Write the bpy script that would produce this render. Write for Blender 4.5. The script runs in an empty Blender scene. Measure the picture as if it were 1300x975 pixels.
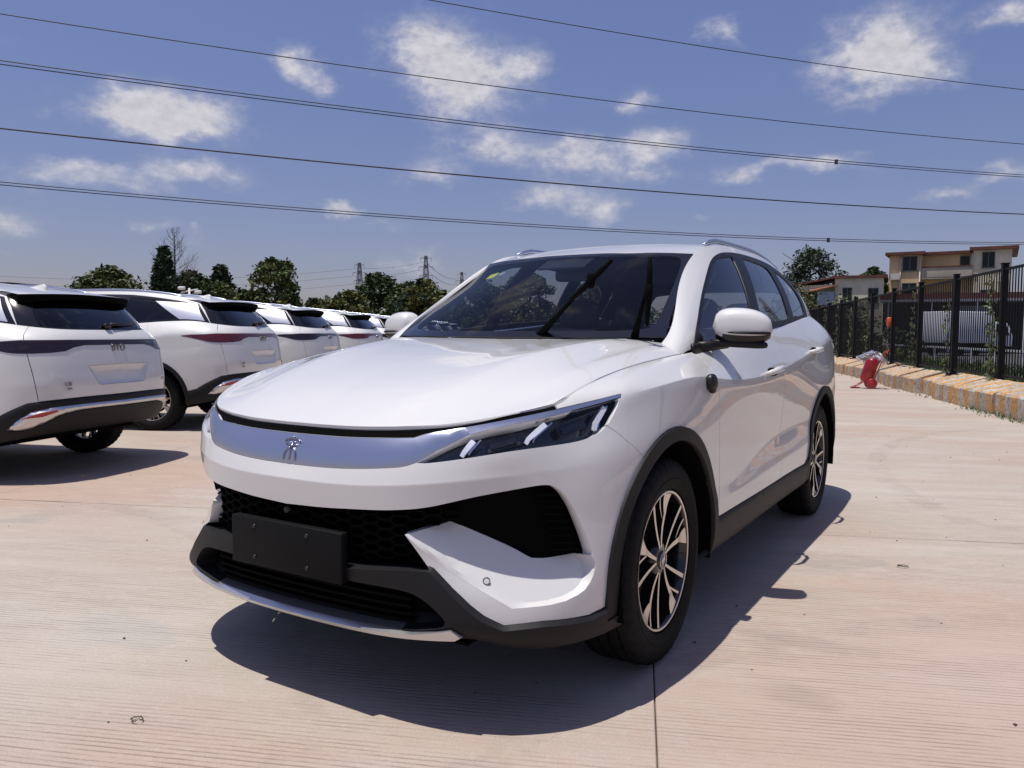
import bpy, bmesh, math, random
import numpy as np
from mathutils import Vector, Matrix
from mathutils.geometry import delaunay_2d_cdt
rad = math.radians
scene = bpy.context.scene
COL = scene.collection

# ------------------------------------------------------------------ camera
cam_d = bpy.data.cameras.new('camera'); cam = bpy.data.objects.new('camera', cam_d); COL.objects.link(cam)
def camera_axes(yaw, pitch, roll):
    f = Vector((math.sin(yaw)*math.cos(pitch), math.cos(yaw)*math.cos(pitch), math.sin(pitch)))
    r = f.cross(Vector((0, 0, 1))).normalized(); u = r.cross(f)
    c, s = math.cos(roll), math.sin(roll)
    return c*r+s*u, -s*r+c*u, f
_r, _u, _f = camera_axes(rad(-31.7215), rad(-3.6784), rad(0.305))
cam.matrix_world = Matrix(((_r.x, _u.x, -_f.x, 1.8758), (_r.y, _u.y, -_f.y, -2.6274), (_r.z, _u.z, -_f.z, 1.1721), (0, 0, 0, 1)))
cam_d.sensor_width = 36; cam_d.lens = 1000.4/1300*36
cam_d.clip_start = 0.05; cam_d.clip_end = 5000
scene.camera = cam

# ------------------------------------------------------------------ sun, exposure
SUN_TO = Vector((-.105, -.20, 1)).normalized()
sun_d = bpy.data.lights.new('sun', 'SUN'); sun = bpy.data.objects.new('sun', sun_d); COL.objects.link(sun)
sun_d.energy = 4.9; sun_d.angle = rad(.53); sun_d.color = (1, .955, .89)
sun.rotation_euler = SUN_TO.to_track_quat('Z', 'Y').to_euler()
scene.view_settings.view_transform = 'Standard'; scene.view_settings.look = 'None'
scene.view_settings.gamma = 1; scene.view_settings.exposure = -0.12
try: scene.view_settings.use_curve_mapping = False
except Exception: pass
scene.cycles.use_denoising = True
scene.cycles.max_bounces = 10; scene.cycles.transparent_max_bounces = 24

# ------------------------------------------------------------------ world: sky with fair-weather clouds
world = bpy.data.worlds.new('World'); scene.world = world; world.use_nodes = True
def build_world():
    nt = world.node_tree; nt.nodes.clear(); L = nt.links
    def N(t, **k):
        n = nt.nodes.new(t)
        for a, b in k.items(): setattr(n, a, b)
        return n
    def M(op, a, b=None, c=None, clamp=False):
        n = N('ShaderNodeMath', operation=op, use_clamp=clamp)
        for i, x in enumerate((a, b, c)):
            if x is None: continue
            if isinstance(x, (int, float)): n.inputs[i].default_value = x
            else: L.new(x, n.inputs[i])
        return n.outputs[0]
    out = N('ShaderNodeOutputWorld'); bg = N('ShaderNodeBackground'); L.new(bg.outputs[0], out.inputs[0])
    sky = N('ShaderNodeTexSky', sky_type='NISHITA'); sky.sun_disc = False
    sky.sun_elevation = math.asin(SUN_TO.z); sky.sun_rotation = math.atan2(SUN_TO.x, SUN_TO.y)
    sky.air_density = 1.0; sky.dust_density = .7; sky.ozone_density = 3.0; sky.altitude = 50
    tint = N('ShaderNodeMix', data_type='RGBA', blend_type='MULTIPLY'); tint.inputs[0].default_value = 1
    tint.inputs[7].default_value = (SKY_TINT[0], SKY_TINT[1], SKY_TINT[2], 1); L.new(sky.outputs[0], tint.inputs[6])
    tc = N('ShaderNodeTexCoord'); sep = N('ShaderNodeSeparateXYZ'); L.new(tc.outputs['Generated'], sep.inputs[0])
    # azimuth / elevation of the view ray, in degrees
    az = M('MULTIPLY', M('ARCTAN2', sep.outputs[0], sep.outputs[1]), 57.2958)
    el = M('MULTIPLY', M('ARCSINE', sep.outputs[2]), 57.2958)
    cmb = N('ShaderNodeCombineXYZ'); L.new(az, cmb.inputs[0]); L.new(el, cmb.inputs[1])
    hz = N('ShaderNodeMapRange'); hz.inputs[1].default_value = 0; hz.inputs[2].default_value = 24; hz.inputs[3].default_value = .62; hz.inputs[4].default_value = 1.0; L.new(el, hz.inputs[0])
    dim = N('ShaderNodeMix', data_type='RGBA', blend_type='MULTIPLY'); dim.inputs[0].default_value = 1; L.new(tint.outputs[2], dim.inputs[6]); L.new(hz.outputs[0], dim.inputs[7])
    # wispy displacement
    def noise(scale, detail, rough, off=0.0, stretch=1.6):
        mp = N('ShaderNodeMapping'); mp.inputs['Scale'].default_value = (1, stretch, 1); mp.inputs['Location'].default_value = (off, off*.7, off*.3)
        L.new(cmb.outputs[0], mp.inputs[0])
        n = N('ShaderNodeTexNoise'); n.inputs['Scale'].default_value = scale; n.inputs['Detail'].default_value = detail; n.inputs['Roughness'].default_value = rough
        L.new(mp.outputs[0], n.inputs['Vector']); return n
    n1 = noise(.33, 7, .6, 3.1); n2 = noise(.22, 4, .55, 17.3); n3 = noise(.9, 6, .62, 41.0)
    dx = M('MULTIPLY', M('SUBTRACT', n1.outputs[0], .5), 5.2)
    dy = M('MULTIPLY', M('SUBTRACT', n2.outputs[0], .5), 3.4)
    cv = N('ShaderNodeCombineXYZ'); L.new(M('ADD', az, dx), cv.inputs[0]); L.new(M('ADD', el, dy), cv.inputs[1])
    total = None
    for (a, e, wa, we, amp) in CLOUDS:
        d1 = N('ShaderNodeVectorMath', operation='SUBTRACT'); L.new(cv.outputs[0], d1.inputs[0]); d1.inputs[1].default_value = (a, e, 0)
        d2 = N('ShaderNodeVectorMath', operation='MULTIPLY'); L.new(d1.outputs[0], d2.inputs[0]); d2.inputs[1].default_value = (1/wa, 1/we, 0)
        d3 = N('ShaderNodeVectorMath', operation='DOT_PRODUCT'); L.new(d2.outputs[0], d3.inputs[0]); L.new(d2.outputs[0], d3.inputs[1])
        total = M('MULTIPLY_ADD', M('POWER', .3166, d3.outputs['Value']), amp, 0.0 if total is None else total)
    # scattered clouds of the same kind all round, outside the part of the sky described above; unseen cover raised to whiten the fill light
    wide = noise(.055, 8, .58, 77.0, 2.2)
    outside = M('SMOOTH_MIN', 1.0, M('MULTIPLY', M('SUBTRACT', M('ABSOLUTE', M('ADD', az, 31.0)), 38.0), .2), .1, True)
    high = M('MULTIPLY', M('SUBTRACT', el, 27.0), .2, clamp=True)
    where = M('MAXIMUM', M('MAXIMUM', outside, 0.0), high)
    total = M('ADD', total, M('MULTIPLY', M('MULTIPLY', M('SUBTRACT', wide.outputs[0], .52), 5.0, clamp=True), M('MULTIPLY', where, .8)))
    n4 = noise(2.6, 5, .65, 9.0, 1.3); n3b = noise(.9, 6, .62, 41.0); n3b.inputs['Vector'].links[0].from_node.inputs['Location'].default_value = (41.0, 41.0*.7+1.1, 41.0*.3)
    tex = M('ADD', M('ADD', M('MULTIPLY', n3.outputs[0], 1.25), M('MULTIPLY', n1.outputs[0], .75)), M('MULTIPLY', M('SUBTRACT', n4.outputs[0], .5), .25))
    total = M('ADD', total, M('MULTIPLY', M('SUBTRACT', n2.outputs[0], .46), .8, clamp=True))
    dens = M('MULTIPLY', M('MULTIPLY', total, 1.12), tex)
    relief = M('ADD', .62, M('MULTIPLY', M('SUBTRACT', n3.outputs[0], n3b.outputs[0]), 1.5), clamp=True)
    ramp = N('ShaderNodeValToRGB'); ramp.color_ramp.interpolation = 'EASE'
    ramp.color_ramp.elements[0].position = .10; ramp.color_ramp.elements[1].position = 1.1
    ramp.color_ramp.elements[1].color = (.88, .88, .88, 1)
    L.new(M('MULTIPLY', dens, .80), ramp.inputs[0])
    above = M('MULTIPLY', M('ADD', el, 0.0), .5, clamp=True)
    fac = M('MULTIPLY', ramp.outputs[0], above)
    mix = N('ShaderNodeMix', data_type='RGBA'); L.new(fac, mix.inputs[0]); L.new(dim.outputs[2], mix.inputs[6])
    # cloud brightness: lit tops, softly grey where dense
    cr = N('ShaderNodeMix', data_type='RGBA'); L.new(relief, cr.inputs[0])
    cr.inputs[6].default_value = (*[c*.74 for c in CLOUD_COL], 1); cr.inputs[7].default_value = (*CLOUD_COL, 1)
    L.new(cr.outputs[2], mix.inputs[7])
    L.new(mix.outputs[2], bg.inputs[0]); bg.inputs[1].default_value = SKY_STRENGTH
SKY_STRENGTH = .104
SKY_TINT = (1.16, .98, 1.16)
CLOUD_COL = (7.6, 7.4, 7.8)
# azimuth, elevation, half width, half height, weight  (degrees)
CLOUDS = [(-55.8, 14.1, 4.3, 1.6, 1.1), (-54.0, 13.8, 3.3, 1.2, 0.7), (-46.7, 17.9, 1.7, 1.2, 0.8), (-45.7, 16.4, 1.5, 0.8, 0.6), (-37.7, 19.2, 3.8, 2.1, 1.0), (-35.2, 16.9, 3.8, 2.0, 1.0), (-31.0, 18.4, 2.3, 1.4, 0.7), (-22.7, 16.3, 1.4, 0.8, 0.6), (-17.4, 19.9, 1.5, 0.9, 0.7), (-7.4, 17.9, 3.4, 2.3, 1.1), (-5.8, 16.4, 3.3, 1.4, 0.7), (0.1, 18.9, 1.8, 1.0, 0.8), (-21.8, 12.8, 2.8, 1.4, 0.9), (-27.3, 12.3, 3.0, 1.3, 0.8), (-33.2, 13.1, 3.3, 1.4, 0.8), (-37.7, 11.3, 2.2, 1.0, 0.6), (-60.0, 9.5, 3.8, 0.9, 0.7), (-53.5, 10.4, 3.6, 1.0, 0.75), (-44.0, 8.5, 1.4, 0.7, 0.85), (-29.0, 9.5, 3.3, 1.1, 0.75), (-24.9, 9.1, 1.6, 1.1, 0.5), (-14.8, 11.1, 2.7, 0.7, 0.6), (-10.3, 11.3, 2.4, 0.7, 0.7), (-3.3, 9.0, 2.0, 0.5, 0.5), (-18.7, 7.8, 1.4, 0.4, 0.45), (-64.0, 6.2, 2.5, 1.1, 0.7), (-56.0, 6.9, 1.4, 0.5, 0.4), (-53.4, 6.5, 1.1, 0.4, 0.4), (0.0, 9.7, 1.6, 0.7, 0.6), (-38.6, 4.9, 2.2, 1.3, 0.5), (-40.8, 7.4, 2.2, 0.7, 0.3)]
build_world()
world.cycles.sampling_method = 'MANUAL'; world.cycles.sample_map_resolution = 512

# ------------------------------------------------------------------ helpers
rng = random.Random(7)
def tag(o, label=None, cat=None, group=None, kind=None):
    if label: o['label'] = label
    if cat: o['category'] = cat
    if group: o['group'] = group
    if kind: o['kind'] = kind
    return o
def empty(name, loc=(0, 0, 0), rz=0.0):
    o = bpy.data.objects.new(name, None); COL.objects.link(o); o.location = loc; o.rotation_euler = (0, 0, rz); o.empty_display_size = .2
    return o
def link_mesh(name, me, parent=None, loc=None, rot=None):
    o = bpy.data.objects.new(name, me); COL.objects.link(o)
    if parent is not None: o.parent = parent
    if loc is not None: o.location = loc
    if rot is not None: o.rotation_euler = rot
    return o
def mesh_obj(name, V, F, mat, parent=None, normals=None, smooth=False, loc=None, rot=None):
    me = bpy.data.meshes.new(name); me.from_pydata([tuple(map(float, v)) for v in V], [], [tuple(map(int, f)) for f in F])
    mats = mat if isinstance(mat, (list, tuple)) else [mat]
    for m in mats: me.materials.append(m)
    if smooth or normals is not None: me.polygons.foreach_set('use_smooth', [True]*len(me.polygons))
    me.update()
    if normals is not None: me.normals_split_custom_set_from_vertices([tuple(map(float, n)) for n in normals])
    return link_mesh(name, me, parent, loc, rot)
def copy_tree(o, parent=None, skip=()):
    c = o.copy(); COL.objects.link(c); c.parent = parent
    for ch in o.children:
        if ch.name.split('.')[0] in skip: continue
        copy_tree(ch, c, skip)
    return c

class MB:
    """collects shapes; build() links them as one mesh object"""
    def __init__(s): s.v = []; s.f = []; s.m = []; s.sm = []
    def add(s, V, F, mi=0, smooth=False, M=None):
        b = len(s.v)
        for p in V:
            p = Vector(p)
            if M is not None: p = M @ p
            s.v.append(tuple(p))
        for f in F: s.f.append(tuple(b+i for i in f)); s.m.append(mi); s.sm.append(smooth)
        return s
    def box(s, a, b, mi=0, M=None):
        (x0, y0, z0), (x1, y1, z1) = a, b
        return s.add([(x0,y0,z0),(x1,y0,z0),(x1,y1,z0),(x0,y1,z0),(x0,y0,z1),(x1,y0,z1),(x1,y1,z1),(x0,y1,z1)],
                     [(0,3,2,1),(4,5,6,7),(0,1,5,4),(1,2,6,5),(2,3,7,6),(3,0,4,7)], mi, False, M)
    def rbox(s, c, h, r=.3, n=3, mi=0, M=None, e=.35):
        """rounded box: superellipsoid-like cube with half sizes h"""
        V = []; F = []; n = n*4; m = n//2
        def sp(w, e): return math.copysign(abs(w)**e, w)
        for i in range(m+1):
            ph = -math.pi/2+math.pi*i/m
            for j in range(n):
                th = 2*math.pi*j/n
                V.append((c[0]+h[0]*sp(math.cos(ph), e)*sp(math.cos(th), e), c[1]+h[1]*sp(math.cos(ph), e)*sp(math.sin(th), e), c[2]+h[2]*sp(math.sin(ph), e)))
        for i in range(m):
            for j in range(n): F.append((i*n+j, i*n+(j+1)%n, (i+1)*n+(j+1)%n, (i+1)*n+j))
        return s.add(V, F, mi, True, M)
    def tube(s, pts, r, n=8, mi=0, cap=True, M=None, smooth=True, flat=None):
        pts = [Vector(p) for p in pts]; rs = r if isinstance(r, (list, tuple)) else [r]*len(pts)
        V = []; F = []; prev = None
        for i, p in enumerate(pts):
            t = (pts[min(i+1, len(pts)-1)]-pts[max(i-1, 0)]).normalized()
            if prev is None: a = Vector((0, 0, 1)) if abs(t.z) < .9 else Vector((1, 0, 0))
            else: a = prev
            x = (a-t*a.dot(t)).normalized(); y = t.cross(x); prev = x
            for j in range(n):
                th = 2*math.pi*(j+.5)/n
                ky = 1.0 if flat is None else flat
                V.append(p+x*math.cos(th)*rs[i]+y*math.sin(th)*rs[i]*ky)
        for i in range(len(pts)-1):
            for j in range(n): F.append((i*n+j, i*n+(j+1)%n, (i+1)*n+(j+1)%n, (i+1)*n+j))
        if cap:
            F.append(tuple(range(n-1, -1, -1))); F.append(tuple((len(pts)-1)*n+j for j in range(n)))
        return s.add(V, F, mi, smooth, M)
    def lathe(s, prof, n=48, axis='X', mi=0, M=None, smooth=True, close=False):
        """prof: list of (axial, radius)"""
        V = []; F = []; k = len(prof)
        for j in range(n):
            th = 2*math.pi*j/n; c, sn = math.cos(th), math.sin(th)
            for a, r in prof: V.append((a, r*c, r*sn) if axis == 'X' else ((r*c, r*sn, a) if axis == 'Z' else (r*sn, a, r*c)))
        for j in range(n):
            for i in range(k-1 if not close else k):
                F.append((j*k+i, ((j+1) % n)*k+i, ((j+1) % n)*k+(i+1) % k, j*k+(i+1) % k))
        return s.add(V, F, mi, smooth, M)
    def prism(s, poly, a, b, axis='X', mi=0, M=None, top_mi=None):
        """extrude a 2-D polygon (CCW) from a to b along axis; poly coordinates are the two other axes in cyclic order"""
        n = len(poly); V = []
        def pt(u, w, h): return (h, u, w) if axis == 'X' else ((w, h, u) if axis == 'Y' else (u, w, h))
        for h in (a, b):
            for u, w in poly: V.append(pt(u, w, h))
        s.add(V, [tuple(range(n-1, -1, -1))]+[(i, (i+1) % n, n+(i+1) % n, n+i) for i in range(n)], mi, False, M)
        s.add(V[n:], [tuple(range(n))], mi if top_mi is None else top_mi, False, M)
        return s
    def mesh(s, name, mats, auto=None):
        me = bpy.data.meshes.new(name); me.from_pydata(s.v, [], s.f)
        for m in (mats if isinstance(mats, (list, tuple)) else [mats]): me.materials.append(m)
        me.polygons.foreach_set('material_index', s.m); me.polygons.foreach_set('use_smooth', s.sm); me.update()
        if auto is not None:
            me.polygons.foreach_set('use_smooth', [True]*len(me.polygons)); me.set_sharp_from_angle(angle=rad(auto))
        return me
    def build(s, name, mats, parent=None, loc=None, rot=None, auto=None):
        return link_mesh(name, s.mesh(name, mats, auto), parent, loc, rot)
def bevel(o, w, seg=2, ang=40):
    bm = bmesh.new(); bm.from_mesh(o.data)
    bmesh.ops.remove_doubles(bm, verts=bm.verts, dist=1e-5)
    es = [e for e in bm.edges if len(e.link_faces) == 2 and e.calc_face_angle(0) > rad(ang)]
    bmesh.ops.bevel(bm, geom=es, offset=w, offset_type='OFFSET', segments=seg, profile=.5, affect='EDGES', clamp_overlap=True)
    for f in bm.faces: f.smooth = True
    bm.to_mesh(o.data); bm.free(); o.data.set_sharp_from_angle(angle=rad(50)); return o

# ------------------------------------------------------------------ materials
MATS = {}
def mat(name, color=(.5, .5, .5), rough=.5, metal=0.0, coat=0.0, spec=.5, emit=None, noise=None, bump=None, coat_rough=.03, ior=None):
    """noise=(scale, amount[, detail]) varies the colour; bump=(scale, strength) fine relief"""
    m = bpy.data.materials.new(name); m.use_nodes = True; nt = m.node_tree; b = nt.nodes['Principled BSDF']
    b.inputs['Base Color'].default_value = (*color, 1); b.inputs['Roughness'].default_value = rough; b.inputs['Metallic'].default_value = metal
    b.inputs['Coat Weight'].default_value = coat; b.inputs['Coat Roughness'].default_value = coat_rough; b.inputs['Specular IOR Level'].default_value = spec
    if emit: b.inputs['Emission Color'].default_value = (*emit[0], 1); b.inputs['Emission Strength'].default_value = emit[1]
    tc = nt.nodes.new('ShaderNodeTexCoord')
    if noise:
        n = nt.nodes.new('ShaderNodeTexNoise'); n.inputs['Scale'].default_value = noise[0]; n.inputs['Detail'].default_value = noise[2] if len(noise) > 2 else 6
        nt.links.new(tc.outputs['Object'], n.inputs['Vector'])
        mx = nt.nodes.new('ShaderNodeMix'); mx.data_type = 'RGBA'
        a = noise[1]
        mx.inputs[6].default_value = (*[max(0, c*(1-a)) for c in color], 1); mx.inputs[7].default_value = (*[min(1, c*(1+a)) for c in color], 1)
        cr = nt.nodes.new('ShaderNodeMapRange'); cr.inputs[1].default_value = .3; cr.inputs[2].default_value = .7; nt.links.new(n.outputs[0], cr.inputs[0])
        nt.links.new(cr.outputs[0], mx.inputs[0]); nt.links.new(mx.outputs[2], b.inputs['Base Color'])
    if bump:
        n = nt.nodes.new('ShaderNodeTexNoise'); n.inputs['Scale'].default_value = bump[0]; n.inputs['Detail'].default_value = 4
        nt.links.new(tc.outputs['Object'], n.inputs['Vector'])
        bp = nt.nodes.new('ShaderNodeBump'); bp.inputs['Strength'].default_value = bump[1]; bp.inputs['Distance'].default_value = .002
        nt.links.new(n.outputs[0], bp.inputs['Height']); nt.links.new(bp.outputs[0], b.inputs['Normal'])
    MATS[name] = m; return m
def glass_mat(name, tint, rough=0.0, base_refl=.04, blend=1.0):
    """thin pane: tinted see-through plus mirror reflection by Fresnel"""
    m = bpy.data.materials.new(name); m.use_nodes = True; nt = m.node_tree; nt.nodes.clear()
    o = nt.nodes.new('ShaderNodeOutputMaterial'); mx = nt.nodes.new('ShaderNodeMixShader'); t = nt.nodes.new('ShaderNodeBsdfTransparent'); g = nt.nodes.new('ShaderNodeBsdfGlossy')
    fr = nt.nodes.new('ShaderNodeFresnel'); gm = nt.nodes.new('ShaderNodeNewGeometry'); ir = nt.nodes.new('ShaderNodeMapRange'); ir.inputs[3].default_value = 1.5; ir.inputs[4].default_value = 1/1.5; nt.links.new(gm.outputs['Backfacing'], ir.inputs[0]); nt.links.new(ir.outputs[0], fr.inputs[0])
    mu = nt.nodes.new('ShaderNodeMath'); mu.operation = 'MULTIPLY'; mu.inputs[1].default_value = blend; mu.use_clamp = True
    t.inputs[0].default_value = (*tint, 1); g.inputs[0].default_value = (1, 1, 1, 1); g.inputs['Roughness'].default_value = rough
    nt.links.new(fr.outputs[0], mu.inputs[0]); nt.links.new(mu.outputs[0], mx.inputs[0]); nt.links.new(t.outputs[0], mx.inputs[1]); nt.links.new(g.outputs[0], mx.inputs[2]); nt.links.new(mx.outputs[0], o.inputs[0])
    MATS[name] = m; return m
M_PAINT = mat('white_paint', (.64, .632, .615), .40, 0, 1.0, .5, noise=(900, .03, 2), coat_rough=.02)
M_CLAD = mat('grey_cladding', (.011, .011, .0122), .55, spec=.25, bump=(900, .12))
M_BLACK = mat('black_plastic', (.006, .006, .0065), .42)
M_PIANO = mat('piano_black', (.006, .006, .007), .12, coat=.6)
M_DARK = mat('matt_black_plastic', (.003, .003, .003), .85, spec=.06)
M_SATIN = mat('satin_silver', (.42, .45, .56), .30, .85, .25, bump=(1400, .02))
M_CHROME = mat('chrome', (.75, .76, .78), .12, 1.0)
M_SILVER = mat('silver_trim', (.62, .62, .64), .28, .9)
M_RUBBER = mat('tyre_rubber', (.008, .008, .0083), .75, spec=.15, noise=(25, .35), bump=(300, .2))
M_ALLOY = mat('machined_alloy', (.66, .62, .58), .30, .9, .3)
M_ALLOYB = mat('black_alloy', (.012, .012, .013), .22, .2, .5)
M_DISC = mat('brake_disc', (.10, .095, .09), .45, .8)
M_INT = mat('interior_trim', (.035, .035, .04), .75)
M_SEAT = mat('seat_leather', (.05, .05, .055), .55)
M_GLASSW = glass_mat('windscreen_glass', (.72, .75, .78), blend=.65)
M_GLASSS = glass_mat('side_glass', (.52, .55, .58), blend=1.2)
M_GLASSP = glass_mat('privacy_glass', (.06, .065, .07), blend=1.3)
M_LENS = glass_mat('lamp_lens', (.92, .93, .95), blend=.6)
M_DRL = mat('lamp_light_guide', (.90, .91, .94), .35, .35, .5)
M_REDLAMP = mat('red_lamp', (.075, .006, .009), .16, 0, .6)
M_DARKLAMP = mat('smoked_red_lamp', (.014, .004, .006), .16, 0, .5)
M_REDREF = mat('red_reflector', (.35, .012, .015), .3, 0, .6)
M_BADGE = mat('badge_chrome', (.30, .30, .33), .25, 1.0)

# ------------------------------------------------------------------ car body: feature lines (left half, metres; x left, y back from the front axle, z up)
BODY_ROWS = [
 [(0,-0.76,0.262),(0.25,-0.758,0.264),(0.45,-0.745,0.27),(0.6,-0.72,0.272),(0.69,-0.69,0.262),(0.785,-0.625,0.257),(0.85,-0.5,0.255),(0.88,-0.3,0.26),(0.885,0,0.28),(0.885,0.3,0.28),(0.885,0.6,0.275),(0.885,1.2,0.275),(0.885,1.9,0.275),(0.885,2.75,0.28),(0.87,3.2,0.31),(0.79,3.47,0.36),(0.64,3.6,0.39),(0.36,3.67,0.4),(0,3.69,0.4)],
 [(0,-0.875,0.285),(0.25,-0.872,0.288),(0.45,-0.855,0.297),(0.615,-0.807,0.307),(0.71,-0.745,0.312),(0.8,-0.65,0.312),(0.868,-0.51,0.315),(0.905,-0.3,0.32),(0.918,0,0.33),(0.918,0.3,0.33),(0.915,0.6,0.33),(0.912,1.2,0.33),(0.912,1.9,0.33),(0.918,2.75,0.33),(0.9,3.2,0.37),(0.81,3.5,0.44),(0.66,3.64,0.46),(0.37,3.715,0.47),(0,3.735,0.47)],
 [(0,-0.905,0.42),(0.25,-0.899,0.42),(0.45,-0.866,0.42),(0.61,-0.8,0.42),(0.71,-0.73,0.42),(0.8,-0.64,0.42),(0.872,-0.512,0.42),(0.914,-0.31,0.42),(0.93,0,0.42),(0.928,0.3,0.42),(0.922,0.6,0.42),(0.92,1.2,0.42),(0.92,1.9,0.42),(0.93,2.75,0.43),(0.91,3.2,0.48),(0.82,3.53,0.55),(0.67,3.68,0.57),(0.38,3.76,0.58),(0,3.78,0.58)],
 [(0,-0.92,0.53),(0.25,-0.91,0.53),(0.45,-0.86,0.53),(0.6,-0.772,0.53),(0.7,-0.694,0.53),(0.79,-0.612,0.53),(0.866,-0.505,0.53),(0.913,-0.315,0.53),(0.931,0,0.53),(0.928,0.3,0.52),(0.922,0.6,0.495),(0.922,1.2,0.495),(0.924,1.9,0.515),(0.932,2.75,0.55),(0.912,3.2,0.6),(0.82,3.54,0.65),(0.67,3.69,0.67),(0.38,3.765,0.68),(0,3.785,0.68)],
 [(0,-0.929,0.64),(0.25,-0.917,0.64),(0.45,-0.867,0.645),(0.595,-0.783,0.65),(0.69,-0.705,0.655),(0.782,-0.613,0.66),(0.856,-0.502,0.66),(0.907,-0.31,0.66),(0.928,0,0.66),(0.924,0.3,0.62),(0.914,0.6,0.545),(0.899,1.2,0.6),(0.896,1.9,0.655),(0.929,2.75,0.68),(0.91,3.2,0.73),(0.82,3.545,0.76),(0.67,3.695,0.78),(0.38,3.77,0.78),(0,3.79,0.78)],
 [(0,-0.934,0.72),(0.25,-0.921,0.722),(0.45,-0.873,0.735),(0.59,-0.798,0.75),(0.68,-0.724,0.76),(0.77,-0.618,0.77),(0.843,-0.497,0.78),(0.897,-0.31,0.79),(0.921,0,0.8),(0.92,0.3,0.8),(0.911,0.6,0.79),(0.904,1.2,0.79),(0.907,1.9,0.8),(0.925,2.75,0.82),(0.906,3.2,0.86),(0.815,3.54,0.89),(0.665,3.685,0.9),(0.38,3.755,0.9),(0,3.775,0.9)],
 [(0,-0.915,0.765),(0.25,-0.904,0.772),(0.45,-0.855,0.793),(0.58,-0.79,0.815),(0.668,-0.725,0.833),(0.758,-0.612,0.845),(0.826,-0.476,0.858),(0.87,-0.3,0.915),(0.898,0,0.966),(0.9085,0.3,0.98),(0.9135,0.6,0.96),(0.9175,1.2,0.946),(0.9175,1.9,0.99),(0.9095,2.75,1.075),(0.888,3.2,1.085),(0.81,3.525,1.035),(0.665,3.66,1.04),(0.385,3.73,1.04),(0,3.75,1.04)],
 [(0,-0.878,0.866),(0.25,-0.866,0.868),(0.45,-0.818,0.88),(0.57,-0.75,0.899),(0.655,-0.668,0.918),(0.745,-0.54,0.942),(0.805,-0.42,0.958),(0.856,-0.29,0.975),(0.892,0,1),(0.904,0.3,1.012),(0.91,0.6,0.99),(0.914,1.2,0.975),(0.914,1.9,1.02),(0.904,2.75,1.11),(0.88,3.2,1.14),(0.79,3.5,1.14),(0.65,3.63,1.14),(0.38,3.705,1.14),(0,3.725,1.14)],
 [(0,-0.873,0.879),(0.25,-0.86,0.881),(0.46,-0.808,0.894),(0.575,-0.738,0.912),(0.66,-0.656,0.933),(0.735,-0.536,0.956),(0.753,-0.45,0.988),(0.764,-0.25,1.03),(0.776,0,1.062),(0.786,0.3,1.085),(0.8,0.6,1.105),(0.825,1.2,1.165),(0.82,1.9,1.215),(0.782,2.75,1.285),(0.738,3.2,1.3),(0.67,3.43,1.27),(0.565,3.56,1.25),(0.34,3.64,1.24),(0,3.66,1.24)]]
HOOD_ROWS = [
 [(0,-0.873,0.886),(0,-0.7,0.965),(0,-0.45,1.04),(0,-0.2,1.09),(0,0.05,1.122),(0,0.2,1.138),(0,0.31,1.148)],
 [(0.2,-0.865,0.887),(0.215,-0.695,0.967),(0.24,-0.445,1.043),(0.27,-0.19,1.094),(0.3,0.06,1.127),(0.32,0.22,1.142),(0.33,0.34,1.15)],
 [(0.36,-0.838,0.893),(0.385,-0.66,0.974),(0.42,-0.41,1.054),(0.46,-0.16,1.106),(0.5,0.09,1.136),(0.53,0.25,1.149),(0.555,0.39,1.153)],
 [(0.39,-0.83,0.8955),(0.415,-0.652,0.9735),(0.45,-0.405,1.052),(0.49,-0.155,1.1025),(0.528,0.095,1.132),(0.557,0.255,1.1455),(0.58,0.395,1.15)],
 [(0.5,-0.79,0.904),(0.515,-0.62,0.966),(0.54,-0.385,1.0395),(0.57,-0.14,1.088),(0.598,0.105,1.118),(0.62,0.27,1.135),(0.635,0.415,1.144)],
 [(0.6,-0.715,0.921),(0.615,-0.57,0.964),(0.635,-0.35,1.034),(0.65,-0.11,1.0785),(0.665,0.13,1.1085),(0.675,0.29,1.127),(0.685,0.44,1.138)],
 [(0.64,-0.675,0.93),(0.652,-0.54,0.968),(0.668,-0.33,1.0345),(0.68,-0.095,1.078),(0.692,0.135,1.107),(0.7,0.295,1.124),(0.708,0.445,1.134)],
 [(0.735,-0.536,0.958),(0.752,-0.45,0.989),(0.764,-0.25,1.031),(0.776,0,1.063),(0.783,0.2,1.079),(0.787,0.33,1.088),(0.792,0.46,1.096)]]
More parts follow.
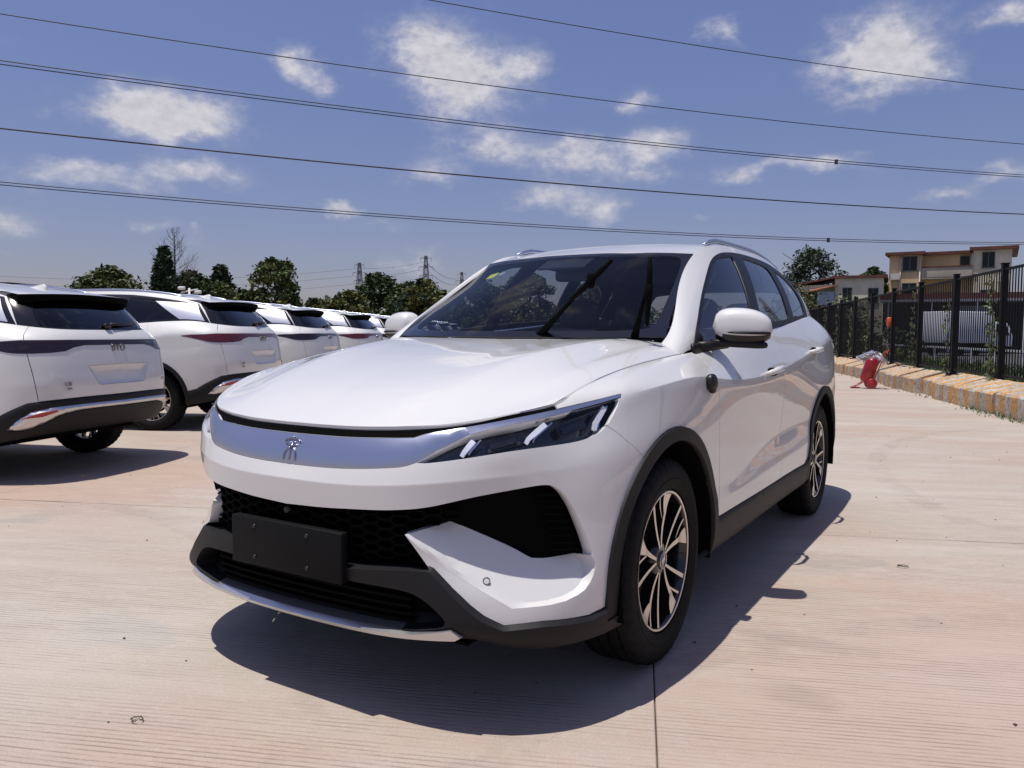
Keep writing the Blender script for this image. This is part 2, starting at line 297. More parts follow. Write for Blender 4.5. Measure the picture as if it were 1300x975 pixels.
UPPER_ROWS = [
 [(0.788,0.4,1.078),(0.792,0.46,1.097),(0.8,0.62,1.108),(0.815,0.95,1.14),(0.826,1.45,1.186),(0.815,2.1,1.231),(0.775,2.85,1.29),(0.738,3.2,1.3),(0.67,3.43,1.27),(0.565,3.56,1.25),(0.34,3.64,1.24),(0,3.66,1.24)],
 [(0.7653,0.3973,1.1033),(0.774,0.453,1.13),(0.7697,0.6433,1.1957),(0.7627,1.0027,1.291),(0.7757,1.4667,1.3453),(0.7683,2.1,1.3803),(0.7337,2.8353,1.4073),(0.697,3.1893,1.3963),(0.6273,3.394,1.3697),(0.518,3.5033,1.3547),(0.2973,3.5653,1.3487),(0,3.5803,1.3487)],
 [(0.7327,0.4007,1.1167),(0.744,0.458,1.151),(0.7213,0.6767,1.2713),(0.6883,1.0593,1.432),(0.7003,1.4833,1.4967),(0.6967,2.1,1.5217),(0.6703,2.8187,1.5167),(0.636,3.1727,1.4847),(0.5707,3.344,1.4613),(0.463,3.4267,1.4513),(0.2507,3.4687,1.4493),(0,3.4787,1.4493)],
 [(0.69,0.41,1.118),(0.702,0.475,1.16),(0.655,0.72,1.335),(0.592,1.12,1.563),(0.6,1.5,1.64),(0.6,2.1,1.655),(0.585,2.8,1.618),(0.555,3.15,1.565),(0.5,3.28,1.545),(0.4,3.33,1.54),(0.2,3.35,1.542),(0,3.355,1.542)]]
WIND_ROWS = [
 [(0,0.3,1.156),(0.2,0.315,1.156),(0.42,0.36,1.156),(0.6,0.425,1.158),(0.702,0.475,1.16)],
 [(0,0.53,1.322),(0.185,0.545,1.32),(0.39,0.59,1.317),(0.56,0.66,1.312),(0.655,0.715,1.31)],
 [(0,0.77,1.46),(0.175,0.785,1.458),(0.365,0.825,1.454),(0.53,0.89,1.446),(0.622,0.935,1.44)],
 [(0,1,1.577),(0.165,1.012,1.577),(0.345,1.045,1.574),(0.5,1.085,1.569),(0.592,1.12,1.563)]]
ROOF_ROWS = [
 [(0,1,1.579),(0,1.35,1.652),(0,1.8,1.687),(0,2.3,1.683),(0,2.8,1.63),(0,3.15,1.585),(0,3.355,1.548)],
 [(0.21,1.016,1.578),(0.215,1.36,1.65),(0.22,1.8,1.685),(0.22,2.3,1.681),(0.215,2.8,1.628),(0.205,3.15,1.583),(0.2,3.35,1.546)],
 [(0.42,1.062,1.573),(0.43,1.4,1.643),(0.435,1.82,1.675),(0.435,2.3,1.672),(0.425,2.8,1.622),(0.41,3.13,1.578),(0.4,3.33,1.543)],
 [(0.592,1.12,1.564),(0.6,1.45,1.634),(0.602,1.85,1.654),(0.6,2.3,1.653),(0.587,2.78,1.612),(0.556,3.14,1.567),(0.51,3.27,1.547)]]
class CS:
    """natural-ish cubic spline, optional zero x-slope symmetry handled by caller"""
    def __init__(s,x,y):
        s.x=x=np.asarray(x,float); s.y=y=np.asarray(y,float); n=len(x); h=np.diff(x)
        A=np.zeros((n,n)); B=np.zeros((n,y.shape[1]))
        A[0,0]=A[-1,-1]=1
        for i in range(1,n-1):
            A[i,i-1]=h[i-1];A[i,i]=2*(h[i-1]+h[i]);A[i,i+1]=h[i]
            B[i]=6*((y[i+1]-y[i])/h[i]-(y[i]-y[i-1])/h[i-1])
        s.m=np.linalg.solve(A,B)
    def __call__(s,q):
        x,y,m=s.x,s.y,s.m; i=np.clip(np.searchsorted(x,q,side='right')-1,0,len(x)-2)
        h=(x[i+1]-x[i])[:,None]; a=(x[i+1]-q)[:,None]; b=(q-x[i])[:,None]
        return m[i]*a**3/(6*h)+m[i+1]*b**3/(6*h)+(y[i]/h-m[i]*h/6)*a+(y[i+1]/h-m[i+1]*h/6)*b
class Net:
    """rows[k][j] = 3-D point of feature line k at station j; P(s,v) a smooth skin through all rows"""
    def __init__(n,rows,ref,sym0=False,sym1=False,sharp=None):
        n.sharp=sharp or {}   # row -> (s knots, crease weight)
        R=np.array(rows,float); n.R=R
        S=np.concatenate([[0],np.cumsum(np.linalg.norm(np.diff(R[ref],axis=0),axis=1))]); n.S=S
        n.K=len(R); n.L=S[-1]; n.cs=[]
        for r in R:
            x,y=S,r
            if sym0:
                k=3; x=np.concatenate([-S[k:0:-1],x]); y=np.vstack([r[k:0:-1]*[-1,1,1],y])
            if sym1:
                k=3; x=np.concatenate([x,2*S[-1]-S[-2:-2-k:-1]]); y=np.vstack([y,r[-2:-2-k:-1]*[-1,1,1]])
            n.cs.append(CS(x,y))
    def P(n,s,v):
        s=np.atleast_1d(np.asarray(s,float)); v=np.atleast_1d(np.asarray(v,float))
        q=np.stack([c(s) for c in n.cs],0)   # K,N,3
        K=n.K; i=np.clip(np.floor(v).astype(int),0,K-2); u=v-i
        D=np.diff(q,axis=0); h=np.linalg.norm(D,axis=2)+1e-6; D=D/h[...,None]
        D=np.concatenate([[3*D[0]-2*D[1]],[2*D[0]-D[1]],D,[2*D[-1]-D[-2]],[3*D[-1]-2*D[-2]]],0)
        a=np.abs(D[3:]-D[2:-1])+np.abs(D[3:]+D[2:-1])/2; b=np.abs(D[1:-2]-D[:-3])+np.abs(D[1:-2]+D[:-3])/2
        T=(a*D[1:-2]+b*D[2:-1])/(a+b+1e-9)
        Ta=T.copy(); Tb=T.copy(); Dm=D[2:-2]
        for k,(xs,ws) in n.sharp.items():
            w=np.interp(s,xs,ws)[:,None]; Ta[k]=T[k]*(1-w)+Dm[k]*w; Tb[k]=T[k]*(1-w)+Dm[k-1]*w
        j=np.arange(len(s)); u=u[:,None]; hh=h[i,j][:,None]
        return q[i,j]*(1+2*u)*(1-u)**2+hh*Ta[i,j]*u*(1-u)**2+q[i+1,j]*u*u*(3-2*u)+hh*Tb[i+1,j]*u*u*(u-1)
    def PN(n,s,v,e=.004):
        s=np.atleast_1d(np.asarray(s,float)); v=np.atleast_1d(np.asarray(v,float))
        sa,sb=np.clip(s-e,0,n.L),np.clip(s+e,0,n.L); ev=.03
        va,vb=np.clip(v-ev,0,n.K-1),np.clip(v+ev,0,n.K-1)
        N=np.cross(n.P(sb,v)-n.P(sa,v),n.P(s,vb)-n.P(s,va))
        N/=np.linalg.norm(N,axis=1)[:,None]+1e-12
        return n.P(s,v),N

# ------------------------------------------------------------------ trimmed panels on a net
VS = .12
def densify(poly, step, closed=True):
    out = []; n = len(poly)
    for i in range(n if closed else n-1):
        a = np.array(poly[i], float); b = np.array(poly[(i+1) % n], float)
        k = max(1, int(np.hypot((b-a)[0], (b-a)[1]*VS)/step))
        for j in range(k): out.append(tuple(a+(b-a)*j/k))
    return out
def smooth_poly(poly, it=2, keep=()):
    """round the corners of a traced outline a little (Chaikin), keeping marked corners"""
    P = [tuple(p) for p in poly]; K = [i in keep for i in range(len(P))]
    for _ in range(it):
        Q = []; KK = []; n = len(P)
        for i in range(n):
            a = np.array(P[i-1]); b = np.array(P[i]); c = np.array(P[(i+1) % n])
            if K[i]: Q.append(tuple(b)); KK.append(True)
            else:
                Q += [tuple(b*.78+a*.22), tuple(b*.78+c*.22)]; KK += [False, False]
        P, K = Q, KK
    return P
def inset(poly, d):
    """polygon drawn in by d metres, so that raised panels get a clean chamfer line"""
    p = np.array(poly, float)*[1, VS]; n = len(p); area = .5*np.sum(p[:, 0]*np.roll(p[:, 1], -1)-np.roll(p[:, 0], -1)*p[:, 1]); sg = 1 if area > 0 else -1
    out = []
    for i in range(n):
        a, b, c = p[i-1], p[i], p[(i+1) % n]; e1 = (b-a)/(np.linalg.norm(b-a)+1e-9); e2 = (c-b)/(np.linalg.norm(c-b)+1e-9)
        n1 = np.array([-e1[1], e1[0]])*sg; n2 = np.array([-e2[1], e2[0]])*sg; m = n1+n2; m /= np.linalg.norm(m)+1e-9; k = d/max(.35, m@n1); q = b+m*k
        if b[0] < 1e-6: q[0] = 0
        if b[0] > body.L-.004: q[0] = b[0]
        out.append((q[0], q[1]/VS))
    return out
def inside(poly, pts):
    x, y = pts[:, 0], pts[:, 1]; r = np.zeros(len(pts), bool); n = len(poly); p = np.array(poly)
    for i in range(n):
        (x0, y0), (x1, y1) = p[i-1], p[i]
        c = ((y0 > y) != (y1 > y))
        if c.any():
            xi = (x1-x0)*(y-y0)/(y1-y0+1e-30)+x0
            r ^= c & (x < xi)
    return r
def poly_dist(poly, pts, skip_s0=True):
    p = np.array(poly, float)*[1, VS]; q = np.array(pts)*[1, VS]; d = np.full(len(q), 9.0)
    for i in range(len(p)):
        a, b = p[i-1], p[i]
        if skip_s0 and a[0] < 1e-6 and b[0] < 1e-6: continue
        if skip_s0 and a[0] > body.L-.004 and b[0] > body.L-.004: continue
        e = b-a; t = np.clip(((q-a)@e)/(e@e+1e-12), 0, 1); d = np.minimum(d, np.linalg.norm(q-a-t[:, None]*e, axis=1))
    return d
def drop_slivers(V, T, amin=.0012):
    """leave out stray crumbs where two outlines almost touch"""
    par = list(range(len(T))); own = {}
    def root(i):
        while par[i] != i: par[i] = par[par[i]]; i = par[i]
        return i
    for i, t in enumerate(T):
        for a, b in ((t[0], t[1]), (t[1], t[2]), (t[2], t[0])):
            k = (min(a, b), max(a, b))
            if k in own: par[root(i)] = root(own[k])
            else: own[k] = i
    A = V*[1, VS]; ar = .5*np.abs((A[T[:, 1]]-A[T[:, 0]])[:, 0]*(A[T[:, 2]]-A[T[:, 0]])[:, 1]-(A[T[:, 1]]-A[T[:, 0]])[:, 1]*(A[T[:, 2]]-A[T[:, 0]])[:, 0])
    R = np.array([root(i) for i in range(len(T))]); tot = np.bincount(R, ar, len(T)); keep = (tot[R] >= amin) | (tot[R] >= .999*tot.max())
    return T[keep]
def cut_sheet(net, regions, res, lines=()):
    """regions: list of (key, polygon); later ones win. Returns domain vertices and triangles per key"""
    L, K = net.L, net.K-1
    loops = [densify([(0, 0), (L, 0), (L, K), (0, K)], res)]+[densify(r[1], res*.8) for r in regions]
    pts = []; edges = []; seen = {}
    def vid(p):
        k = (round(min(max(p[0], 0), L)*2e4), round(min(max(p[1], 0), K)*VS*2e4))
        if k not in seen: seen[k] = len(pts); pts.append((min(max(p[0], 0), L), min(max(p[1], 0), K)*VS))
        return seen[k]
    for lp in loops:
        ids = [vid(p) for p in lp]
        for i in range(len(ids)):
            if ids[i-1] != ids[i]: edges.append((ids[i-1], ids[i]))
    for (s0, s1, v_) in lines:      # crease lines the triangles must follow
        ids = [vid((s0+(s1-s0)*i/max(1, int((s1-s0)/res)), v_)) for i in range(int((s1-s0)/res)+1)]
        edges += [(a, b) for a, b in zip(ids, ids[1:]) if a != b]
    B = np.array(pts)
    gs = np.arange(res*.5, L, res); gv = np.arange(res*.5, K*VS, res)
    G = np.stack(np.meshgrid(gs, gv), -1).reshape(-1, 2); ok = np.ones(len(G), bool)
    for i in range(0, len(G), 2000):
        d = ((G[i:i+2000, None, :]-B[None])**2).sum(-1).min(1); ok[i:i+2000] = d > (res*.45)**2
    allp = [Vector(p) for p in pts]+[Vector(p) for p in G[ok]]
    r = delaunay_2d_cdt(allp, edges, [], 0, 1e-6)
    V = np.array([(p.x, p.y/VS) for p in r[0]]); T = np.array([f for f in r[2] if len(f) == 3])
    c = V[T].mean(1); lab = np.full(len(T), -1)
    for i, (k, poly) in enumerate(regions): lab[inside(poly, c)] = i
    # triangle orientation: counter-clockwise in the domain
    a, b, d = V[T[:, 0]], V[T[:, 1]], V[T[:, 2]]
    fl = ((b-a)[:, 0]*(d-a)[:, 1]-(b-a)[:, 1]*(d-a)[:, 0]) < 0; T[fl] = T[fl][:, ::-1]
    res_ = {}
    for i, (k, poly) in enumerate(regions):
        t = T[lab == i]
        if len(t) and k is not None: res_.setdefault(k, []).append(t)
    return V, {k: drop_slivers(V, np.vstack(v)) for k, v in res_.items()}
def panel(net, V, T, off=0.0, gap=.0026, flange=.016, polys=None, shrink_sym=True):
    """3-D panel from domain triangles: offset along the normal, edges drawn in by the shut-line gap and folded inwards"""
    ids, inv = np.unique(T, return_inverse=True); T = inv.reshape(-1, 3); D = V[ids]
    P, N = net.PN(D[:, 0], D[:, 1])
    if callable(off):
        P = P+N*off(D[:, 0], D[:, 1])[:, None]
        n2 = np.zeros_like(P); fn = np.cross(P[T[:, 1]]-P[T[:, 0]], P[T[:, 2]]-P[T[:, 0]])
        for k in range(3): np.add.at(n2, T[:, k], fn)
        n2 /= np.linalg.norm(n2, axis=1)[:, None]+1e-12; Nv = n2
    else:
        P = P+N*off; Nv = N
    E = np.concatenate([T[:, [0, 1]], T[:, [1, 2]], T[:, [2, 0]]]); key = {}
    for a, b in E: key[(a, b)] = 1
    mid = 1e-5
    be = [(a, b) for a, b in key if (b, a) not in key]
    on = lambda i: D[i, 0] < mid or (D[i, 0] > net.L-mid and abs(P[i, 0]) < 1e-4)
    be = [(a, b) for a, b in be if not (on(a) and on(b))]
    ins = np.zeros_like(P); cnt = np.zeros(len(P))
    for a, b in be:
        e = P[b]-P[a]; e /= np.linalg.norm(e)+1e-12
        for i in (a, b): ins[i] += np.cross(N[i], e); cnt[i] += 1
    bv = cnt > 0; l = np.linalg.norm(ins, axis=1); ins[bv] /= l[bv, None]+1e-9
    symv = np.array([on(i) for i in range(len(P))])
    mv = ins*gap; mv[symv, 0] = 0; P = P+mv*bv[:, None]
    P[symv & (np.abs(P[:, 0]) < .004), 0] = 0
    F = [tuple(t) for t in T]; VV = [P]; NN = [Nv]
    if flange and be:
        bi = np.nonzero(bv)[0]; top = {i: len(P)+k for k, i in enumerate(bi)}; bot = {i: len(P)+len(bi)+k for k, i in enumerate(bi)}
        o = -ins[bi]; q = P[bi]-N[bi]*flange; q[symv[bi], 0] = P[bi][symv[bi], 0]
        VV += [P[bi], q]; NN += [o*.8+N[bi]*.6, o]
        for a, b in be: F.append((top[a], bot[a], bot[b], top[b]))
    return np.vstack(VV), F, np.vstack(NN)
def mirror(p): V, F, N = p; return V*[-1, 1, 1], [f[::-1] for f in F], N*[-1, 1, 1]
def both(p):
    V, F, N = p; W, G, O = mirror(p); n = len(V)
    return np.vstack([V, W]), F+[tuple(i+n for i in f) for f in G], np.vstack([N, O])
def panel_obj(name, p, m, parent, mir=False, crease=None):
    V, F, N = both(p) if mir == 'both' else (mirror(p) if mir else p)
    N = N/(np.linalg.norm(N, axis=1)[:, None]+1e-12)
    if crease is None: return mesh_obj(name, V, F, m, parent, normals=N)
    o = mesh_obj(name, V, F, m, parent, smooth=True); bm = bmesh.new(); bm.from_mesh(o.data); bmesh.ops.remove_doubles(bm, verts=bm.verts, dist=1e-5); bm.to_mesh(o.data); bm.free()
    o.data.polygons.foreach_set('use_smooth', [True]*len(o.data.polygons)); o.data.set_sharp_from_angle(angle=rad(crease)); return o

body = Net(BODY_ROWS, 5, True, True, {5: ([0, .72, 1.05, 6], [.95, .95, 0, 0]), 7: ([0, 1.25, 1.6, 4.0, 4.4, 6], [0, 0, .85, .85, .2, 0]), 3: ([0, 1.9, 2.2, 3.6, 3.9, 6], [0, 0, .9, .9, 0, 0]), 4: ([0, 1.9, 2.2, 3.6, 3.9, 6], [0, 0, .85, .85, 0, 0])}); upper = Net(UPPER_ROWS, 1, False, True); hood = Net(HOOD_ROWS, 2); wind = Net(WIND_ROWS, 1); roof = Net(ROOF_ROWS, 1)
def yz_to_sv(pts, s_hint):
    out = []
    for (y, z) in pts:
        x = np.array([s_hint+(y-s_hint_y(s_hint)), 3.0])
        for _ in range(30):
            f = body.P(x[0], x[1])[0][1:]-[y, z]
            J = np.stack([(body.P(x[0]+1e-3, x[1])[0][1:]-[y, z]-f)/1e-3, (body.P(x[0], x[1]+1e-3)[0][1:]-[y, z]-f)/1e-3], 1)
            dx = np.linalg.solve(J, -f); x = x+np.clip(dx, [-.2, -.7], [.2, .7]); x[1] = min(max(x[1], 0.0), 8)
            if np.abs(dx).max() < 1e-5: break
        out.append((float(x[0]), float(x[1])))
    return out
def s_hint_y(s): return float(body.P(s, 4)[0][1])
WB = 2.75; AZ = .367; AF = .012
def arch(y0, r, s_hint, a0, a1, n=28, dz=0.0):
    P = [(y0+r*math.cos(rad(a0+(a1-a0)*i/n)), AZ+dz+r*.985*math.sin(rad(a0+(a1-a0)*i/n))) for i in range(n+1)]
    return yz_to_sv(P, s_hint)

# outlines on the body sheet, mostly traced from image pixels along camera rays, (s, v): s along the waist from the nose, v across the feature lines
HEADLIGHT = [(.4632,6.03),(.5233,6.334),(.6238,6.689),(.6886,6.787),(.8096,6.806),(.9515,6.862),(1.10,6.92),(1.158,6.93),(1.165,6.75),(1.1265,6.385),(1.0895,6.106),(1.0531,6.003),(.9695,5.975),(.8201,5.945),(.6832,5.945),(.5878,5.967),(.4993,5.985)]
BROW = [(.605,7.062),(.7181,7.10),(.8419,7.10),(.9909,7.11),(1.19,7.09),(1.186,6.965),(1.158,6.945),(1.10,6.935),(.9513,6.88),(.8092,6.822),(.6883,6.802),(.6235,6.703)]
PANEL = [(0,6.88),(.1087,6.885),(.3173,6.885),(.4333,6.85),(.4987,7.03),(.5617,7.15),(.605,7.062),(.6235,6.703),(.523,6.345),(.463,6.049),(.4348,5.955),(.4096,5.91),(.25,5.925),(0,5.935)]
GAPB = [(0,8),(0,6.895),(.1083,6.90),(.3169,6.90),(.433,6.862),(.4984,7.05),(.5611,7.17),(.60,7.085),(.605,7.075),(.7181,7.11),(.8419,7.11),(.874,7.11),(.874,8)]
GRILLE = [(0,3.98),(0.15,4.05),(0.2587,4.128),(0.3733,4.153),(0.485,4.222),(0.6232,4.495),(0.7202,4.593),(0.8352,4.665),(0.8752,4.602),(0.9066,4.373),(0.9408,3.909),(0.9763,3.308),(1.0004,2.825),(0.9884,2.797),(0.803,2.822),(0.7625,2.935),(0.6567,3.291),(0.557,3.649),(0.4333,3.496),(0.4678,3.058),(0.5038,2.595),(0.3975,2.584),(0.2666,2.482),(0,2.46)]
WING = [(0.4333,3.496),(0.557,3.649),(0.6567,3.291),(0.7625,2.935),(0.803,2.822),(0.9943,2.811),(1.0121,2.554),(0.9972,2.174),(0.964,1.864),(0.892,1.676),(0.7335,1.656),(0.6195,2.229),(0.522,2.784)]
CLADF = [(0,2.6),(0.2686,2.62),(0.4028,2.7),(0.5038,2.695),(0.5145,2.649),(0.5684,2.162),(0.6162,1.78),(0.6552,1.524),(0.7134,1.251),(0.8385,1.281),(0.9923,1.171),(1.0008,1.196),(1.1077,1.317),(1.25,1.36),(1.4,1.36),(1.4,0),(0,0)]
LOWIN = [(0,2.149),(.2337,2.14),(.4272,2.078),(.4967,1.887),(.5705,1.324),(.4527,1.10),(.2183,1.08),(0,1.07)]
LIP = [(0,1.08),(.2183,1.09),(.4527,1.11),(.5704,1.29),(.604,.975),(.577,.86),(.4308,.84),(.2066,.83),(0,.83)]
DOORA = [(2.06,8),(2.052,7),(2.056,6),(2.07,5),(2.08,4),(2.05,3),(1.99,2.1)]
DOORB = [(3.185,8),(3.17,7),(3.185,6),(3.215,5),(3.215,4),(3.165,3),(3.13,1.9)]
DOORC = [(4.20,8),(4.24,7.2),(4.20,6.4),(4.08,5.5),(3.92,4.6),(3.83,3.6),(3.78,2.8),(3.74,1.9)]
def arch_region(y0, r0, r1, s_hint):
    return arch(y0, r1, s_hint, -8, 188)+arch(y0, r0, s_hint, 188, -8)
def body_regions():
    S = body.S; sF, sR, L = float(S[8]), float(S[13]), body.L
    R = [('rear_quarter_panel', [(3.7,0),(L,0),(L,8),(3.7,8)]),
         ('front_bumper', [(0,0),(1.6,0),(1.6,4.4),(1.2854,4.771),(1.1777,5.415),(1.0895,6.106),(1.0,6.6),(.874,8),(0,8)]),
         ('fender', [(.874,7.05),(.874,8)]+DOORA+[(1.85,1.0),(1.33,1.3),(1.2854,4.771),(1.1777,5.415),(1.0895,6.106),(1.0,6.6)]),
         ('front_door', DOORA+DOORB[::-1]), ('rear_door', DOORB+DOORC[::-1]),
         ('sill_cladding', [(1.6,0),(1.6,1.9),(1.99,2.05),(3.0,1.96),(3.70,1.96),(3.80,2.3),(4.0,2.3),(4.0,0)]),
         # tail
         ('tailgate', [(5.19,3.02),(5.17,4.2),(5.145,5.5),(5.13,6.6),(5.12,7.4),(5.14,8),(L,8),(L,3.02)]),
         ('rear_cladding', [(4.45,0),(4.45,1.9),(4.85,2.0),(5.0,2.55),(5.12,2.98),(5.25,3.0),(L,3.0),(L,0)]),
         ('diffuser_trim', [(4.99,1.15),(5.05,1.75),(5.15,2.35),(5.28,2.52),(L,2.52),(L,1.95),(5.5,1.95),(5.34,1.75),(5.22,1.15),(5.12,.85)]),
         ('rear_reflector', [(5.09,1.85),(5.2,2.16),(5.31,2.24),(5.315,2.1),(5.22,1.86)]),
         ('plate_recess', [(5.60,5.25),(5.68,4.05),(5.70,3.95),(L,3.95),(L,5.3)]),
         ('tail_lamp', [(4.66,6.72),(4.80,6.92),(5.1,7.08),(5.5,7.12),(L,7.12),(L,6.72),(5.60,6.70),(5.50,6.52),(5.42,6.22),(5.30,6.12),(5.0,6.14),(4.78,6.38),(4.69,6.58)]),
         ('lower_cladding', CLADF), ('lower_cladding', inset(CLADF, .014)),
         ('lower_intake', smooth_poly(LOWIN, 2, (0, 7))),
         ('silver_lip', LIP), ('silver_lip', inset(LIP, .008)),
         ('grille_recess', smooth_poly(GRILLE, 2, (0, 23, 18, 20))),
         ('bumper_wing', smooth_poly(WING, 1, (0, 1, 5, 10))), ('bumper_wing', inset(smooth_poly(WING, 1, (0, 1, 5, 10)), .012)),
         ('shadow_gap', GAPB), ('badge_panel', PANEL), ('lamp_brow', BROW), ('headlamp', smooth_poly(HEADLIGHT, 1, (0,))),
         ('front_arch_cladding', arch_region(AF, .438, .486, sF)), ('rear_arch_cladding', arch_region(WB, .438, .484, sR)),
         (None, [(sF-.35,-.1)]+arch(AF, .4385, sF, 188, -8)+[(sF+.35,-.1)]),
         (None, [(sR-.35,-.1)]+arch(WB, .4385, sR, 188, -8)+[(sR+.35,-.1)])]
    return R
def upper_regions(parked):
    L = upper.L-.062
    k = -.06 if parked else 0
    R = [('pillar_panel', [(-.062,0),(3.02+k,0),(2.97+k,1.5),(2.90+k,2.6),(2.93,3),(-.062,3)]), ('rear_window_frame', [(3.02+k,0),(2.97+k,1.5),(2.90+k,2.6),(2.93,3),(L,3),(L,0)])]
    if not parked:  # window outlines, first traced from image pixels onto the upper sheet
        R += [('window_trim', smooth_poly([(.10,0),(.1218,.307),(.205,.961),(.3843,1.695),(.679,2.394),(.8099,2.573),(.9882,2.70),(1.3141,2.76),(1.9725,2.70),(2.36,2.45),(2.54,1.9),(2.54,1.0),(2.48,0)], 2, (0, 12))),
              ('front_side_glass', smooth_poly([(.20,.22),(.24,.75),(.3323,1.3),(.5171,1.898),(.7146,2.326),(.8658,2.49),(1.125,2.56),(1.06,1.669),(1.0,.683),(.99,.22)], 2, (0, 6, 9))),
              ('rear_side_glass', smooth_poly([(1.32,2.55),(1.55,2.5),(1.78,2.42),(1.85,2.25),(1.83,1.134),(1.80,.18),(1.13,.22),(1.18,1.2)], 1, (0, 5, 6))),
              ('quarter_glass', smooth_poly([(2.0,2.32),(2.25,2.15),(2.40,1.6),(2.42,.9),(2.38,.15),(1.95,.17),(1.98,1.2)], 1, (0, 4, 5)))]
    else:
        R += [('window_trim', [(.10,0),(.1218,.307),(.205,.961),(.3843,1.695),(.679,2.394),(.8099,2.573),(.9882,2.70),(1.3141,2.74),(1.9725,2.66),(2.45,2.45),(2.83,2.30),(2.87,1.6),(2.94,.2),(2.95,0)]),
              ('front_side_glass', [(.20,.22),(.24,.75),(.3323,1.3),(.5171,1.898),(.7146,2.326),(.8658,2.49),(1.1584,2.56),(1.09,1.669),(1.03,.683),(1.02,.22)]),
              ('rear_side_glass', [(1.30,2.55),(1.80,2.42),(1.86,1.134),(1.83,.18),(1.11,.22),(1.16,1.2)]),
              ('quarter_glass', [(1.97,2.40),(2.40,2.30),(2.64,.2),(1.93,.2)]),
              ('pillar_wedge', [(2.30,2.12),(2.80,2.12),(2.90,.14),(2.62,.14)])]
    R += [('rear_glass', smooth_poly([(3.10,.12),(3.06,1.0),(3.08,2.2),(3.14,2.5),(L,2.62),(L,.12)], 1, (0, 4, 5)))]
    return [(k, [(a+.062, b) for a, b in p]) for k, p in R]

def hexgrid(net, poly, parent, cell=.068, ratio=.47, off=-.030, depth=.03, bar=.0042, name='grille_mesh'):
    """honeycomb bars: each cell an open hexagonal frame set into the recess"""
    mb = MB(); w = cell; h = cell*ratio; p = np.array(poly); s1 = p[:, 0].max(); v0, v1 = p[:, 1].min(), p[:, 1].max()
    hv = h/VS; cells = []
    j = 0; v = v0
    while v < v1+hv:
        s = (w*.75 if j % 2 else 0.0)
        while s < s1+w: cells.append((s, v)); s += w*1.5
        v += hv/2; j += 1
    C = np.array(cells); ok = inside(poly, C) & (poly_dist(poly, C) > .018)
    for s, v in C[ok]:
        ring_o = []; ring_i = []
        for k in range(6):
            a = rad(60*k); ring_o.append((s+w*.5*math.cos(a), v+hv*.5*math.sin(a)/.866)); f = 1-bar*2.2/w
            ring_i.append((s+w*.5*f*math.cos(a), v+hv*.5*(1-bar*2.2/h)*math.sin(a)/.866))
        q = np.array(ring_o+ring_i); q[:, 0] = np.maximum(q[:, 0], -.03); sg = np.where(q[:, 0] < 0, -1, 1)
        P, N = net.PN(np.abs(q[:, 0]), np.clip(q[:, 1], 0, net.K-1)); P[:, 0] *= sg; N[:, 0] *= sg
        top = P+N*off; bot = P[6:]+N[6:]*(off-depth)
        V = list(top)+list(bot); F = []
        for k in range(6):
            k2 = (k+1) % 6; F.append((k, k2, 6+k2, 6+k)); F.append((6+k, 6+k2, 12+k2, 12+k))
        mb.add(V, F)
        if s > .01: mb.add([(-x[0], x[1], x[2]) for x in V], [f[::-1] for f in F])
    return mb.build(name, M_DARK, parent)

def strip_on(net, line, width, thick, mb, mi=0, mirrored=False, off=0.0):
    """raised ribbon following a line drawn on a net"""
    q = np.array(densify(line, .012, False)+[line[-1]]); P, N = net.PN(q[:, 0], q[:, 1]); P = P+N*off
    T = np.gradient(P, axis=0); T /= np.linalg.norm(T, axis=1)[:, None]; B = np.cross(N, T)
    w = np.asarray(width if np.ndim(width) else [width]*len(q)); 
    if len(w) != len(q): w = np.interp(np.linspace(0, 1, len(q)), np.linspace(0, 1, len(w)), w)
    a = P-B*w[:, None]/2; b = P+B*w[:, None]/2; c = b+N*thick; d = a+N*thick; n = len(q)
    for sgn in ((1, -1) if mirrored else (1,)):
        V = [tuple(x*[sgn, 1, 1]) for g in (a, b, c, d) for x in g]; F = []
        for i in range(n-1):
            for g, h in ((1, 2), (2, 3), (3, 0)): F.append((g*n+i, g*n+i+1, h*n+i+1, h*n+i) if sgn > 0 else (h*n+i, h*n+i+1, g*n+i+1, g*n+i))
        F += [(0, n, 2*n, 3*n), (n-1, 4*n-1, 3*n-1, 2*n-1)]
        mb.add(V, F, mi)

